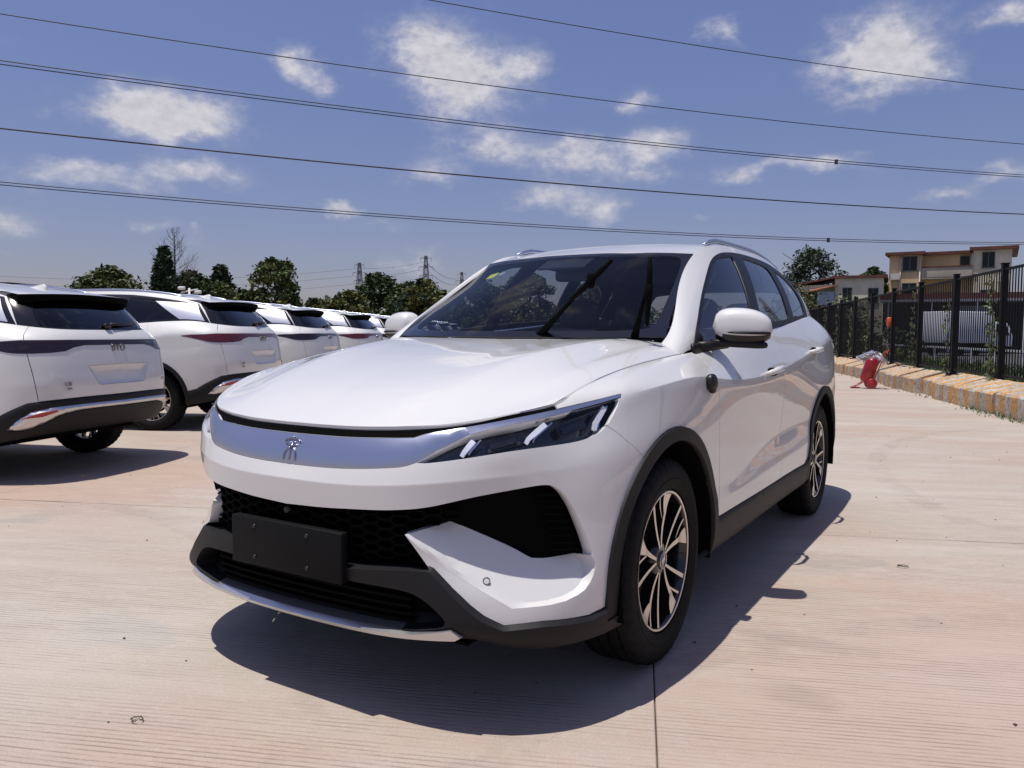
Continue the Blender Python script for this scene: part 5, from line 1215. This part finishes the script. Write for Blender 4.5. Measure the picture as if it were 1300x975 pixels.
for i, (ip, h, n, w) in enumerate(((5, 1.75, 420, .20), (6, 1.45, 130, .08), (7, 1.7, 160, .08), (8, 1.2, 90, .08), (9, 1.7, 180, .10), (10, 1.6, 160, .12), (11, 1.75, 200, .12), (12, 1.7, 180, .12))):
    v_ = vine(POSTS[ip]+(.16 if i == 0 else .10), h, n, 60+i, w)
    if i == 0: tag(v_, 'thick leafy climbing plant spreading over the bars beside a fence post', 'climbing plant')
# ---- beyond the fence: verge, road, guard rail, low shop building, parked van
def strip(name, x0, x1, z, m):
    V = [fpt(x0, -60, z), fpt(x1, -60, z), fpt(x1, 140, z), fpt(x0, 140, z)]; o = mesh_obj(name, V, [(0, 1, 2, 3)], m); tag(o, kind='structure'); return o
strip('verge', .62, 6.5, .012, mat('verge_soil', (.045, .05, .022), .95, noise=(1.5, .5)))
strip('road', 6.5, 15.5, .016, M_ROAD)
strip('far_pavement', 15.5, 42, .020, mat('pavement', (.20, .185, .165), .9, noise=(4, .25)))
rg = random.Random(8); gb = MB()
for i in range(9000):
    x = .75+5.6*rg.random(); y = -12+52*rg.random()**1.3; p = fpt(x, y, .012); h = rg.uniform(.10, .38); a = rg.uniform(0, 6.28); d = Vector((math.cos(a), math.sin(a), 0))*rg.uniform(.015, .035); l = Vector((rg.uniform(-.5, .5), rg.uniform(-.5, .5), 0))*h
    gb.add([p-d, p+d, p+l+Vector((0, 0, h))], [(0, 1, 2)])
o = gb.build('grass', M_GRASS); tag(o, 'rough green grass growing on the verge behind the fence', 'grass', kind='stuff')
wb = MB()
for i in range(420):
    y = -1.5+3.4*rg.random() if i < 300 else rg.uniform(2, 14); x = -.03-abs(rg.gauss(0, .10)); p = fpt(x, y, 0); h = rg.uniform(.03, .10); a = rg.uniform(0, 6.28); d = Vector((math.cos(a), math.sin(a), 0))*.008; l = Vector((rg.uniform(-1, 1), rg.uniform(-1, 1), 0))*h*.8
    wb.add([p-d, p+d, p+l+Vector((0, 0, h))], [(0, 1, 2)])
o = wb.build('weeds', M_VINE); tag(o, 'thin weeds sprouting along the foot of the kerb', 'weeds', kind='stuff')
M_WHITE = mat('white_painted_metal', (.62, .62, .62), .5)
gr_ = empty('guard_rail', fpt(6.2, 0), F_RZ); tag(gr_, 'low white guard rail running along the road behind the fence', 'guard rail')
g = MB(); g.box((-.03, -25, .62), (.03, 70, .70)); g.build('rail', M_WHITE, gr_)
g = MB(); g.box((-.03, -.03, -.05), (.03, .03, .62)); pme = g.mesh('post', M_WHITE)
for i in range(-10, 29): link_mesh('post', pme, gr_, (0, i*2.45, 0))

# ---- houses
M_TAN = mat('tan_render', (.58, .43, .24), .9, noise=(.6, .18)); M_CREAM = mat('cream_render', (.60, .55, .41), .9, noise=(.6, .2)); M_GREYW = mat('weathered_render', (.36, .32, .26), .9, noise=(.7, .25))
M_REDTRIM = mat('red_brown_trim', (.11, .035, .024), .7, noise=(1, .3)); M_WIN = mat('dark_window', (.012, .017, .017), .25, spec=.3); M_WFRAME = mat('window_frame', (.10, .12, .11), .5); M_PIPE = mat('pale_pipe', (.55, .50, .45), .6); M_BLUESH = mat('blue_grey_sheet', (.30, .36, .44), .6, noise=(1, .2))
def window(parent, c, w, h, axis_n, depth=.12, frame=M_WFRAME, bars_=1):
    """c: centre on the wall face; axis_n: outward normal in the parent's frame"""
    n_ = Vector(axis_n); u_ = Vector((0, 0, 1)).cross(n_); M = Matrix(((u_.x, n_.x, 0, c[0]), (u_.y, n_.y, 0, c[1]), (0, 0, 1, c[2]), (0, 0, 0, 1)))
    f = MB()
    for a, b in (((-w/2-.05, -.02, -h/2-.05), (w/2+.05, .05, -h/2)), ((-w/2-.05, -.02, h/2), (w/2+.05, .05, h/2+.05)), ((-w/2-.05, -.02, -h/2), (-w/2, .05, h/2)), ((w/2, -.02, -h/2), (w/2+.05, .05, h/2))): f.box(a, b, 0, M)
    for k in range(bars_): x = -w/2+w*(k+1)/(bars_+1); f.box((x-.03, -.02, -h/2), (x+.03, .04, h/2), 0, M)
    f.box((-w/2-.1, -.02, -h/2-.12), (w/2+.1, .10, -h/2-.05), 0, M)
    o = f.build('window', frame, parent); g = MB(); g.box((-w/2, -.015, -h/2), (w/2, .012, h/2), 0, M); g.build('pane', M_WIN, o); return o
def wallbox(parent, a, b, m, name='wall'): g = MB(); g.box(a, b); return g.build(name, m, parent)
# tan three-storey house: stepped front, flat roof with red-brown eaves
HA = empty('house', (-7.4, 80.9, 0), rad(0)); tag(HA, 'tan three storey house with flat roof, red brown eaves and balcony', 'house')
wallbox(HA, (0, 0, -.1), (2.7, 9, 8.75), M_TAN); wallbox(HA, (2.703, 1.6, -.1), (6.9, 9.2, 8.78), M_TAN); wallbox(HA, (6.903, .25, -.1), (9.9, 9, 8.93), M_CREAM)
g = MB(); g.box((-.35, -.45, 8.76), (3.0, 9.3, 9.03)); g.box((2.9, 1.1, 8.79), (7.0, 9.5, 9.06)); g.box((6.6, -.2, 8.94), (10.4, 9.4, 9.22)); rf = g.build('roof', M_REDTRIM, HA)
bal = wallbox(HA, (2.75, .0, 6.45), (6.85, 1.59, 6.62), M_GREYW, 'balcony'); g = MB(); g.box((2.75, -.02, 6.622), (6.87, .12, 7.50)); g.build('parapet', M_GREYW, bal); g = MB(); g.box((2.72, -.08, 7.502), (6.88, .18, 7.62)); g.build('coping', M_REDTRIM, bal)
for z in (7.95, 5.45, 2.4): window(HA, (1.75, 0, z), 1.15, 1.25, (0, -1, 0))
window(HA, (6.2, 1.6, 8.1), .7, .9, (0, -1, 0), bars_=0); window(HA, (8.1, .25, 8.05), .9, 1.3, (0, -1, 0)); window(HA, (8.1, .25, 4.5), 1.0, 1.6, (0, -1, 0)); window(HA, (4.6, 1.6, 4.3), 1.8, 1.8, (0, -1, 0))
for x_, z_ in ((.55, 6.75), (2.3, 4.2), (9.3, 6.3)): g = MB(); g.box((x_-.4, -.36, z_-.3), (x_+.4, -.03 if x_ < 5 else .22, z_+.3)); g.build('air_conditioner', M_PIPE, HA)
g = MB(); g.tube([(.95, -.08, 8.7), (.95, -.08, 0)], .06, 6); g.tube([(2.62, -.08, 8.7), (2.62, -.08, 0)], .06, 6); g.tube([(6.85, .17, 8.7), (6.85, .17, 6.9), (7.3, .17, 6.8)], .07, 6); g.build('drainpipe', M_PIPE, HA)
# cream two-storey house
HB = empty('house', (-15.2, 78.3, 0), rad(6)); tag(HB, 'small cream house with red roof edge and patched veranda', 'house')
wallbox(HB, (0, 0, -.1), (3.4, 6, 6.0), M_CREAM); wallbox(HB, (3.403, -.6, -.1), (7.6, 6, 6.55), M_CREAM)
g = MB(); g.box((3.1, -.9, 6.552), (7.95, 6.3, 6.80)); rf = g.build('roof', M_REDTRIM, HB); g = MB(); g.add([(-.3, -.3, 5.95), (3.9, -.3, 6.75), (3.9, 6, 6.75), (-.3, 6, 5.95), (-.3, -.3, 6.10), (3.9, -.3, 6.9), (3.9, 6, 6.9), (-.3, 6, 6.10)], [(0, 3, 2, 1), (4, 5, 6, 7), (0, 1, 5, 4), (1, 2, 6, 5), (2, 3, 7, 6), (3, 0, 4, 7)]); g.build('lean_to', M_REDTRIM, rf)
g = MB(); g.add([(1.0, -1.3, 5.25), (3.6, -1.3, 5.85), (3.6, -.02, 6.0), (1.0, -.02, 5.5), (1.0, -1.3, 5.32), (3.6, -1.3, 5.92), (3.6, -.02, 6.07), (1.0, -.02, 5.57)], [(0, 3, 2, 1), (4, 5, 6, 7), (0, 1, 5, 4), (1, 2, 6, 5), (2, 3, 7, 6), (3, 0, 4, 7)]); g.build('awning', mat('rusty_sheet', (.26, .10, .06), .8, noise=(2, .4)), HB)
wallbox(HB, (1.9, -.95, 3.9), (3.38, -.90, 5.3), M_BLUESH, 'screen_sheet'); g = MB(); g.box((.9, -1.25, 3.45), (3.4, -.02, 3.6)); bl = g.build('balcony', M_GREYW, HB); g = MB(); g.box((.9, -1.25, 3.602), (3.4, -1.17, 3.95)); g.build('parapet', M_REDTRIM, bl)
window(HB, (.75, 0, 4.7), .9, 1.3, (0, -1, 0)); window(HB, (1.75, 0, 4.5), .8, 1.6, (0, -1, 0), bars_=0); window(HB, (4.5, -.6, 5.0), .75, 1.25, (0, -1, 0)); window(HB, (6.75, -.6, 4.9), .8, 1.3, (0, -1, 0)); window(HB, (4.5, -.6, 2.2), .9, 1.3, (0, -1, 0))
HC = empty('house', (-18.6, 84, 0), rad(4)); tag(HC, 'low grey house partly hidden behind the cream house', 'house'); wallbox(HC, (0, 0, -.1), (4.2, 5, 4.6), M_GREYW); g = MB(); g.box((-.3, -.3, 4.602), (4.4, 5.3, 4.85)); g.build('roof', M_BARK, HC); window(HC, (1.6, 0, 3.4), .9, 1.1, (0, -1, 0))
# long low shop front under the tan house
SH = empty('shop_building', (-5.0, 57.0, 0), rad(3)); tag(SH, 'long low shop building with red canopy band and white posts behind the fence', 'building')
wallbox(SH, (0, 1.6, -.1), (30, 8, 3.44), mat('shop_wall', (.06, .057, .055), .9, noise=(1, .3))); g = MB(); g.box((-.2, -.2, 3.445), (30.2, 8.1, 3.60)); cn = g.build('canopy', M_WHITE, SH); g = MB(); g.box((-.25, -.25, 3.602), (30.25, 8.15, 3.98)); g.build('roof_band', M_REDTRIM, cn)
g = MB(); g.box((-.06, -.06, -.05), (.06, .06, 3.443)); pme2 = g.mesh('post', M_WHITE)
for i in range(12): link_mesh('post', pme2, SH, (.3+2.6*i, .05, 0))
for i in range(9):
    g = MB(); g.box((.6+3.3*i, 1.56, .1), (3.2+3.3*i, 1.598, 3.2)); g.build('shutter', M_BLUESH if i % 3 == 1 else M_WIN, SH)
# white box van parked by the shops
van = empty('box_van', (.2, 50.5, 0), rad(-38)); tag(van, 'white box van parked in front of the shops behind the fence', 'van')
g = MB(); g.box((-.95, -2.6, .75), (.95, 1.0, 2.55)); bevel(g.build('cargo_box', mat('van_white', (.68, .69, .72), .4), van), .05)
g = MB(); g.prism([(1.05, .55), (2.55, .55), (2.6, 1.15), (2.2, 1.9), (1.05, 2.0)], -.9, .9, 'X'); bevel(g.build('cab', MATS['van_white'], van), .06)
g = MB(); g.prism([(1.2, 1.2), (2.3, 1.2), (2.0, 1.82), (1.2, 1.88)], -.91, .91, 'X'); g.build('side_window', M_WIN, van)
g = MB(); g.box((-.8, -2.6, .45), (.8, 2.5, .74)); g.build('chassis', M_DARK, van)
for x in (-.85, .85):
    for y in (-1.6, 1.75): g = MB(); g.lathe([(-.1, .0001), (-.1, .30), (-.08, .36), (.08, .36), (.1, .30), (.1, .0001)], 24); g.build('wheel', M_RUBBER, van, (x, y, .36))

# ---- overhead wires and pylons
M_WIRE = mat('cable', (.03, .03, .035), .6)
def wire(a, b, sag, label, r=.026, twin=None, ext=.35, twist=False):
    a, b = Vector(a), Vector(b); pts = []
    n = 60
    for i in range(n+1):
        t_ = -ext+(1+2*ext)*i/n; p = a.lerp(b, t_); p.z += -sag*4*t_*(1-t_)*1.06; pts.append(p)
    g = MB(); g.tube(pts, r, 6, cap=True)
    if twin:
        off = Vector(twin); g.tube([p+off for p in pts], r, 6)
        for k in (8, 38): g.box(tuple(pts[k]-Vector((.10, .10, .25))), tuple(pts[k]+Vector((.10, .10, .06))))
    o = g.build('overhead_wire', M_WIRE); tag(o, label, 'wire', 'power lines crossing the sky')
M_PYL = mat('galvanised_steel', (.16, .17, .19), .6, .3)
wire((-26.4, 33.9, 20), (2.7, 70.4, 20), .32, 'topmost single wire crossing only the right part of the sky', ext=.8)
wire((-38.6, 17.0, 16), (2.9, 71.0, 16), .55, 'thin single wire, second from the top of the power lines')
wire((-39.1, 17.2, 14), (3.0, 73.1, 14), .54, 'pair of close parallel wires with a spacer, third from the top', twin=(0, 0, -.17))
wire((-39.9, 17.5, 11), (3.1, 73.9, 11), .50, 'thick twisted cable, second lowest of the power lines', r=.042)
wire((-43.3, 19.0, 9), (3.3, 76.7, 9), .70, 'lowest pair of close wires just above the trees', twin=(0, 0, -.15))
def pylon(loc, h, rz, label, top=True):
    root = empty('pylon', loc, rz); tag(root, label, 'pylon', 'lattice pylons on the horizon'); mb = MB(); b = h*.085
    def wd(z): t_ = z/h; return b*(1-t_)**1.25+.55
    zs = [h*k/11 for k in range(12)]
    for i in range(11):
        z0, z1 = zs[i], zs[i+1]; a0, a1 = wd(z0), wd(z1); C0 = [(-a0, -a0), (a0, -a0), (a0, a0), (-a0, a0)]; C1 = [(-a1, -a1), (a1, -a1), (a1, a1), (-a1, a1)]
        for k in range(4):
            k2 = (k+1) % 4; mb.tube([(*C0[k], z0), (*C1[k], z1)], .16, 4, cap=False); mb.tube([(*C0[k], z0), (*C1[k2], z1)], .09, 4, cap=False); mb.tube([(*C0[k2], z0), (*C1[k], z1)], .09, 4, cap=False); mb.tube([(*C1[k], z1), (*C1[k2], z1)], .09, 4, cap=False)
    mb.build('tower', M_PYL, root)
    for z, w in ((h*.97, h*.07), (h*.86, h*.10), (h*.75, h*.085)):
        ab = MB(); ab.box((-.3, -.3, z-.5), (.3, .3, z+1.0))
        for s in (-1, 1): ab.tube([(0, 0, z+.8), (s*w, 0, z)], .12, 4); ab.tube([(0, 0, z-.2), (s*w, 0, z)], .12, 4); ab.tube([(s*w, 0, z), (s*w, 0, z-1.6)], .10, 4)
        ab.build('cross_arm', M_PYL, root)
    return root
pylon((-269, 291.5, 0), 35.6, rad(20), 'lattice pylon standing behind the tall layered tree'); pylon((-244, 312.6, 0), 39.6, rad(20), 'tallest lattice pylon on the horizon, right of the other'); pylon((-299, 421, 0), 41, rad(20), 'lattice pylon half hidden by the windscreen pillar of the front suv')
pylon((-330, 330, 0), 22.5, rad(30), 'squat distant pylon above the parked suv roofs')
for k, (z, lb) in enumerate(((36.5, 'highest faint line strung between the far pylons'), (33.0, 'middle faint line strung between the far pylons'), (29.0, 'lowest faint line strung between the far pylons'))):
    g = MB(); A = Vector((-269, 291.5, z-3.6)); B = Vector((-244, 312.6, z+.3)); Z0 = Vector((-420, 165, z-8)); D = Vector((-299, 421, z+1))
    for a, b, s in ((Z0, A, 5), (A, B, 1.2), (B, D, 4)): g.tube([a.lerp(b, i/14)+Vector((0, 0, -s*4*(i/14)*(1-i/14))) for i in range(15)], .10, 4, cap=False)
    o = g.build('pylon_line', M_PYL); tag(o, lb, 'wire', 'lines between the pylons')
pylon((-53.5, -2.6, 0), 22, rad(52), 'tall steel tower holding up the near end of the power lines'); pylon((17.6, 92.5, 0), 22, rad(52), 'tall steel tower holding up the far end of the power lines behind the houses')
# woods along the horizon
rw = random.Random(77); wd_ = MB()
for i in range(300):
    az = rw.uniform(-82, 14); d = rw.uniform(120, 190); c = at_dir(az, d); hh = rw.uniform(3.0, 6.5)
    if -14 < az: continue
    for k in range(3): leaf_quads(wd_, (c.x+rw.uniform(-3, 3), c.y+rw.uniform(-3, 3), hh*(.25+.3*k)), (2.6, 2.6, 1.3), 24, .55, rw, rw.choice((0, 0, 1)))
o = wd_.build('far_woods', [M_LEAF[0], M_LEAF[2]]); tag(o, 'low dark woods along the horizon beyond the car park', 'woods', kind='stuff')
# floodlight mast and a flat dark roof behind the row of parked cars
fm_ = empty('floodlight_mast', (-30.4, 20.9, 0)); tag(fm_, 'slim mast with two white camera heads above the parked suv roofs', 'mast')
g = MB(); g.tube([(0, 0, -.05), (0, 0, 3.2)], .05, 8); g.tube([(-.35, -.2, 3.0), (.35, .2, 3.15)], .035, 6); g.build('pole', M_WHITE, fm_)
for x, y, z in ((-.32, -.18, 3.2), (.34, .2, 3.02)): g = MB(); g.rbox((x, y, z), (.22, .09, .08), n=3, e=.5); g.build('camera_head', M_WHITE, fm_)
sh_ = empty('shed', (-39.5, 17.0, 0), rad(25)); tag(sh_, 'low dark shed with flat roof peeking over the nearest parked suv', 'shed'); wallbox(sh_, (-1.2, -1.0, -.1), (1.2, 1.2, 3.1), M_GREYW); g = MB(); g.box((-1.6, -1.4, 3.102), (1.6, 1.5, 3.42)); g.build('roof', M_DARK, sh_)

# ------------------------------------------------------------------ cars
hero, hero_up, parked_up = build_car()
tag(hero, 'white suv with silver nose panel, raised wipers and a blank plate holder', 'suv')
for o in parked_up: o.parent = None
hero_skip = set(hero_up)
def copy_parts(src, dst, skip):
    for ch in list(src.children):
        if ch in skip: continue
        c = ch.copy(); COL.objects.link(c); c.parent = dst
        for g in ch.children: d = g.copy(); COL.objects.link(d); d.parent = c
WIPERS = {c for c in hero.children if c.name.startswith(('wiper', 'plate_holder', 'wing_camera'))}
ROW = [ # tail position, heading of the tail, lamp, label
 ((-4.42, 1.30), 70, 0, .955, 'white parked suv with dark full-width tail lamp and silver bumper strip, first of the row'),
 ((-6.05, 4.25), 65, 1, 1, 'white parked suv with red full-width tail lamp beside the first of the row'),
 ((-7.70, 7.10), 65, 0, 1, 'white parked suv with dark tail lamp, third of the row'),
 ((-9.30, 10.1), 65, 1, 1, 'white parked suv with red tail lamp, fourth of the row'),
 ((-10.9, 13.0), 65, 0, 1, 'white parked suv, fifth of the row, mostly hidden by its neighbour'),
 ((-12.5, 15.9), 65, 1, 1, 'white parked suv, sixth of the row, seen through the windscreen'),
 ((-14.1, 18.8), 65, 0, 1, 'white parked suv, seventh of the row, seen through the windscreen'),
 ((-15.7, 21.7), 65, 1, 1, 'white parked suv, eighth of the row, behind the front suv'),
 ((-17.3, 24.6), 65, 0, 1, 'white parked suv, last of the row, behind the front suv')]
for i, ((x, y), hd, lamp, zs, lb) in enumerate(ROW):
    e1 = Vector((math.sin(rad(hd)), math.cos(rad(hd)), 0)); r_ = empty('suv', Vector((x, y, 0))-e1*3.78, -rad(hd)); r_.scale = (1, 1, zs)
    copy_parts(hero, r_, hero_skip | WIPERS)
    for o in parked_up:
        c = o.copy(); COL.objects.link(c); c.parent = r_
    tag(r_, lb, 'suv', 'white suvs parked in a row')
    if lamp:
        for c in r_.children:
            if c.name.startswith('tail_lamp'):
                c.data = c.data.copy(); c.data.materials[0] = M_REDLAMP
for o in parked_up: bpy.data.objects.remove(o)

# ------------------------------------------------------------------ red wheeled fire extinguisher by the kerb, wrapped in clear plastic
M_RED = mat('red_enamel', (.30, .004, .008), .32, coat=.5); M_PLASTIC = glass_mat('plastic_film', (.72, .72, .74), rough=.35, blend=3.5)
ex = empty('fire_extinguisher', (-.62, 16.25, 0), rad(15)); ex.scale = (.88, .88, .88); tag(ex, 'red wheeled fire extinguisher wrapped in clear plastic beside the kerb', 'extinguisher')
tilt = Matrix.Translation((0, 0, .16)) @ Matrix.Rotation(rad(16), 4, 'Y')
g = MB(); g.lathe([(0, .0001), (.0, .10), (.03, .145), (.08, .16), (.50, .16), (.57, .145), (.62, .09), (.65, .04), (.69, .035), (.69, .0001)], 32, axis='Z', M=tilt); g.build('cylinder', M_RED, ex)
g = MB()
for y in (-.17, .17): g.tube([tilt @ Vector((.14, y, -.02)), tilt @ Vector((.17, y, .45)), tilt @ Vector((.20, y*.8, .80)), tilt @ Vector((.26, y*.8, .90))], .014, 6)
g.tube([tilt @ Vector((.26, -.136, .90)), tilt @ Vector((.26, .136, .90))], .016, 6)
for y in (-.12, .12): g.tube([tilt @ Vector((-.05, y, .0)), (-.28, y, .03), (-.34, y, .012), (-.12, y*.8, .02)], .012, 6)
g.build('frame', M_RED, ex)
for y in (-.19, .19): g = MB(); g.lathe([(-.03, .0001), (-.03, .055), (-.02, .06), (-.025, .085), (-.025, .12), (0, .13), (.025, .12), (.025, .085), (.02, .06), (.03, .055), (.03, .0001)], 28, axis='Y'); g.build('wheel', M_RED, ex, (.12, y, .13))
g = MB(); g.tube([tilt @ Vector((0, 0, .70)), tilt @ Vector((-.08, .05, .78)), tilt @ Vector((-.16, .08, .70)), tilt @ Vector((-.20, .10, .50))], .016, 6); g.lathe([(.68, .03), (.74, .045), (.78, .03), (.78, .0001)], 14, axis='Z', M=tilt); g.build('valve_and_hose', M_BLACK, ex)
rp = random.Random(4); V = []; F = []; n = 22
for i in range(9):
    t_ = i/8; r = .10+.16*math.sin(t_*2.0)+.06*t_
    for j in range(n):
        a = 2*math.pi*j/n; rr = r*(1+.30*math.cos(3*a+t_*4)*t_+rp.uniform(-.10, .10)); V.append(tilt @ Vector((rr*math.cos(a), rr*1.15*math.sin(a), .80-.26*t_+rp.uniform(-.02, .02)-.08*t_*math.cos(2*a))))
for i in range(8):
    for j in range(n): F.append((i*n+j, i*n+(j+1) % n, (i+1)*n+(j+1) % n, (i+1)*n+j))
g = MB(); g.add(V, F, 0, False); g.build('plastic_wrap', M_PLASTIC, ex)

# ------------------------------------------------------------------ litter on the concrete
M_TWIG = mat('dry_leaf', (.09, .065, .04), .9, noise=(40, .5))
def litter(x, y, s, seed, label):
    r = random.Random(seed); pts = [Vector((x+s*math.cos(a)*r.uniform(.92, 1.08), y+s*.7*math.sin(a)*r.uniform(.92, 1.08), .006+.006*r.random())) for a in [i*.32 for i in range(18)]]
    g = MB(); g.tube(pts, s*.10, 5); o = g.build('dry_stalk', M_TWIG); tag(o, label, 'litter', 'bits of dry litter on the concrete')
litter(-.29, -1.26, .020, 1, 'small curled dry stalk lying in front of the suv')
litter(1.50, 1.75, .024, 2, 'thin bent stalk lying on the concrete beside the suv')
rl_ = random.Random(21); g = MB()
for i in range(260):
    x, y = rl_.uniform(-6, 4.2), rl_.uniform(-2.2, 9); s = rl_.uniform(.002, .007)
    g.rbox((x, y, s*.5), (s, s*rl_.uniform(.6, 1.4), s*.6), n=1, e=.8)
o = g.build('grit', mat('grit_stone', (.10, .075, .06), .9)); tag(o, 'scattered dark grit and crumbs on the concrete', 'grit', kind='stuff')
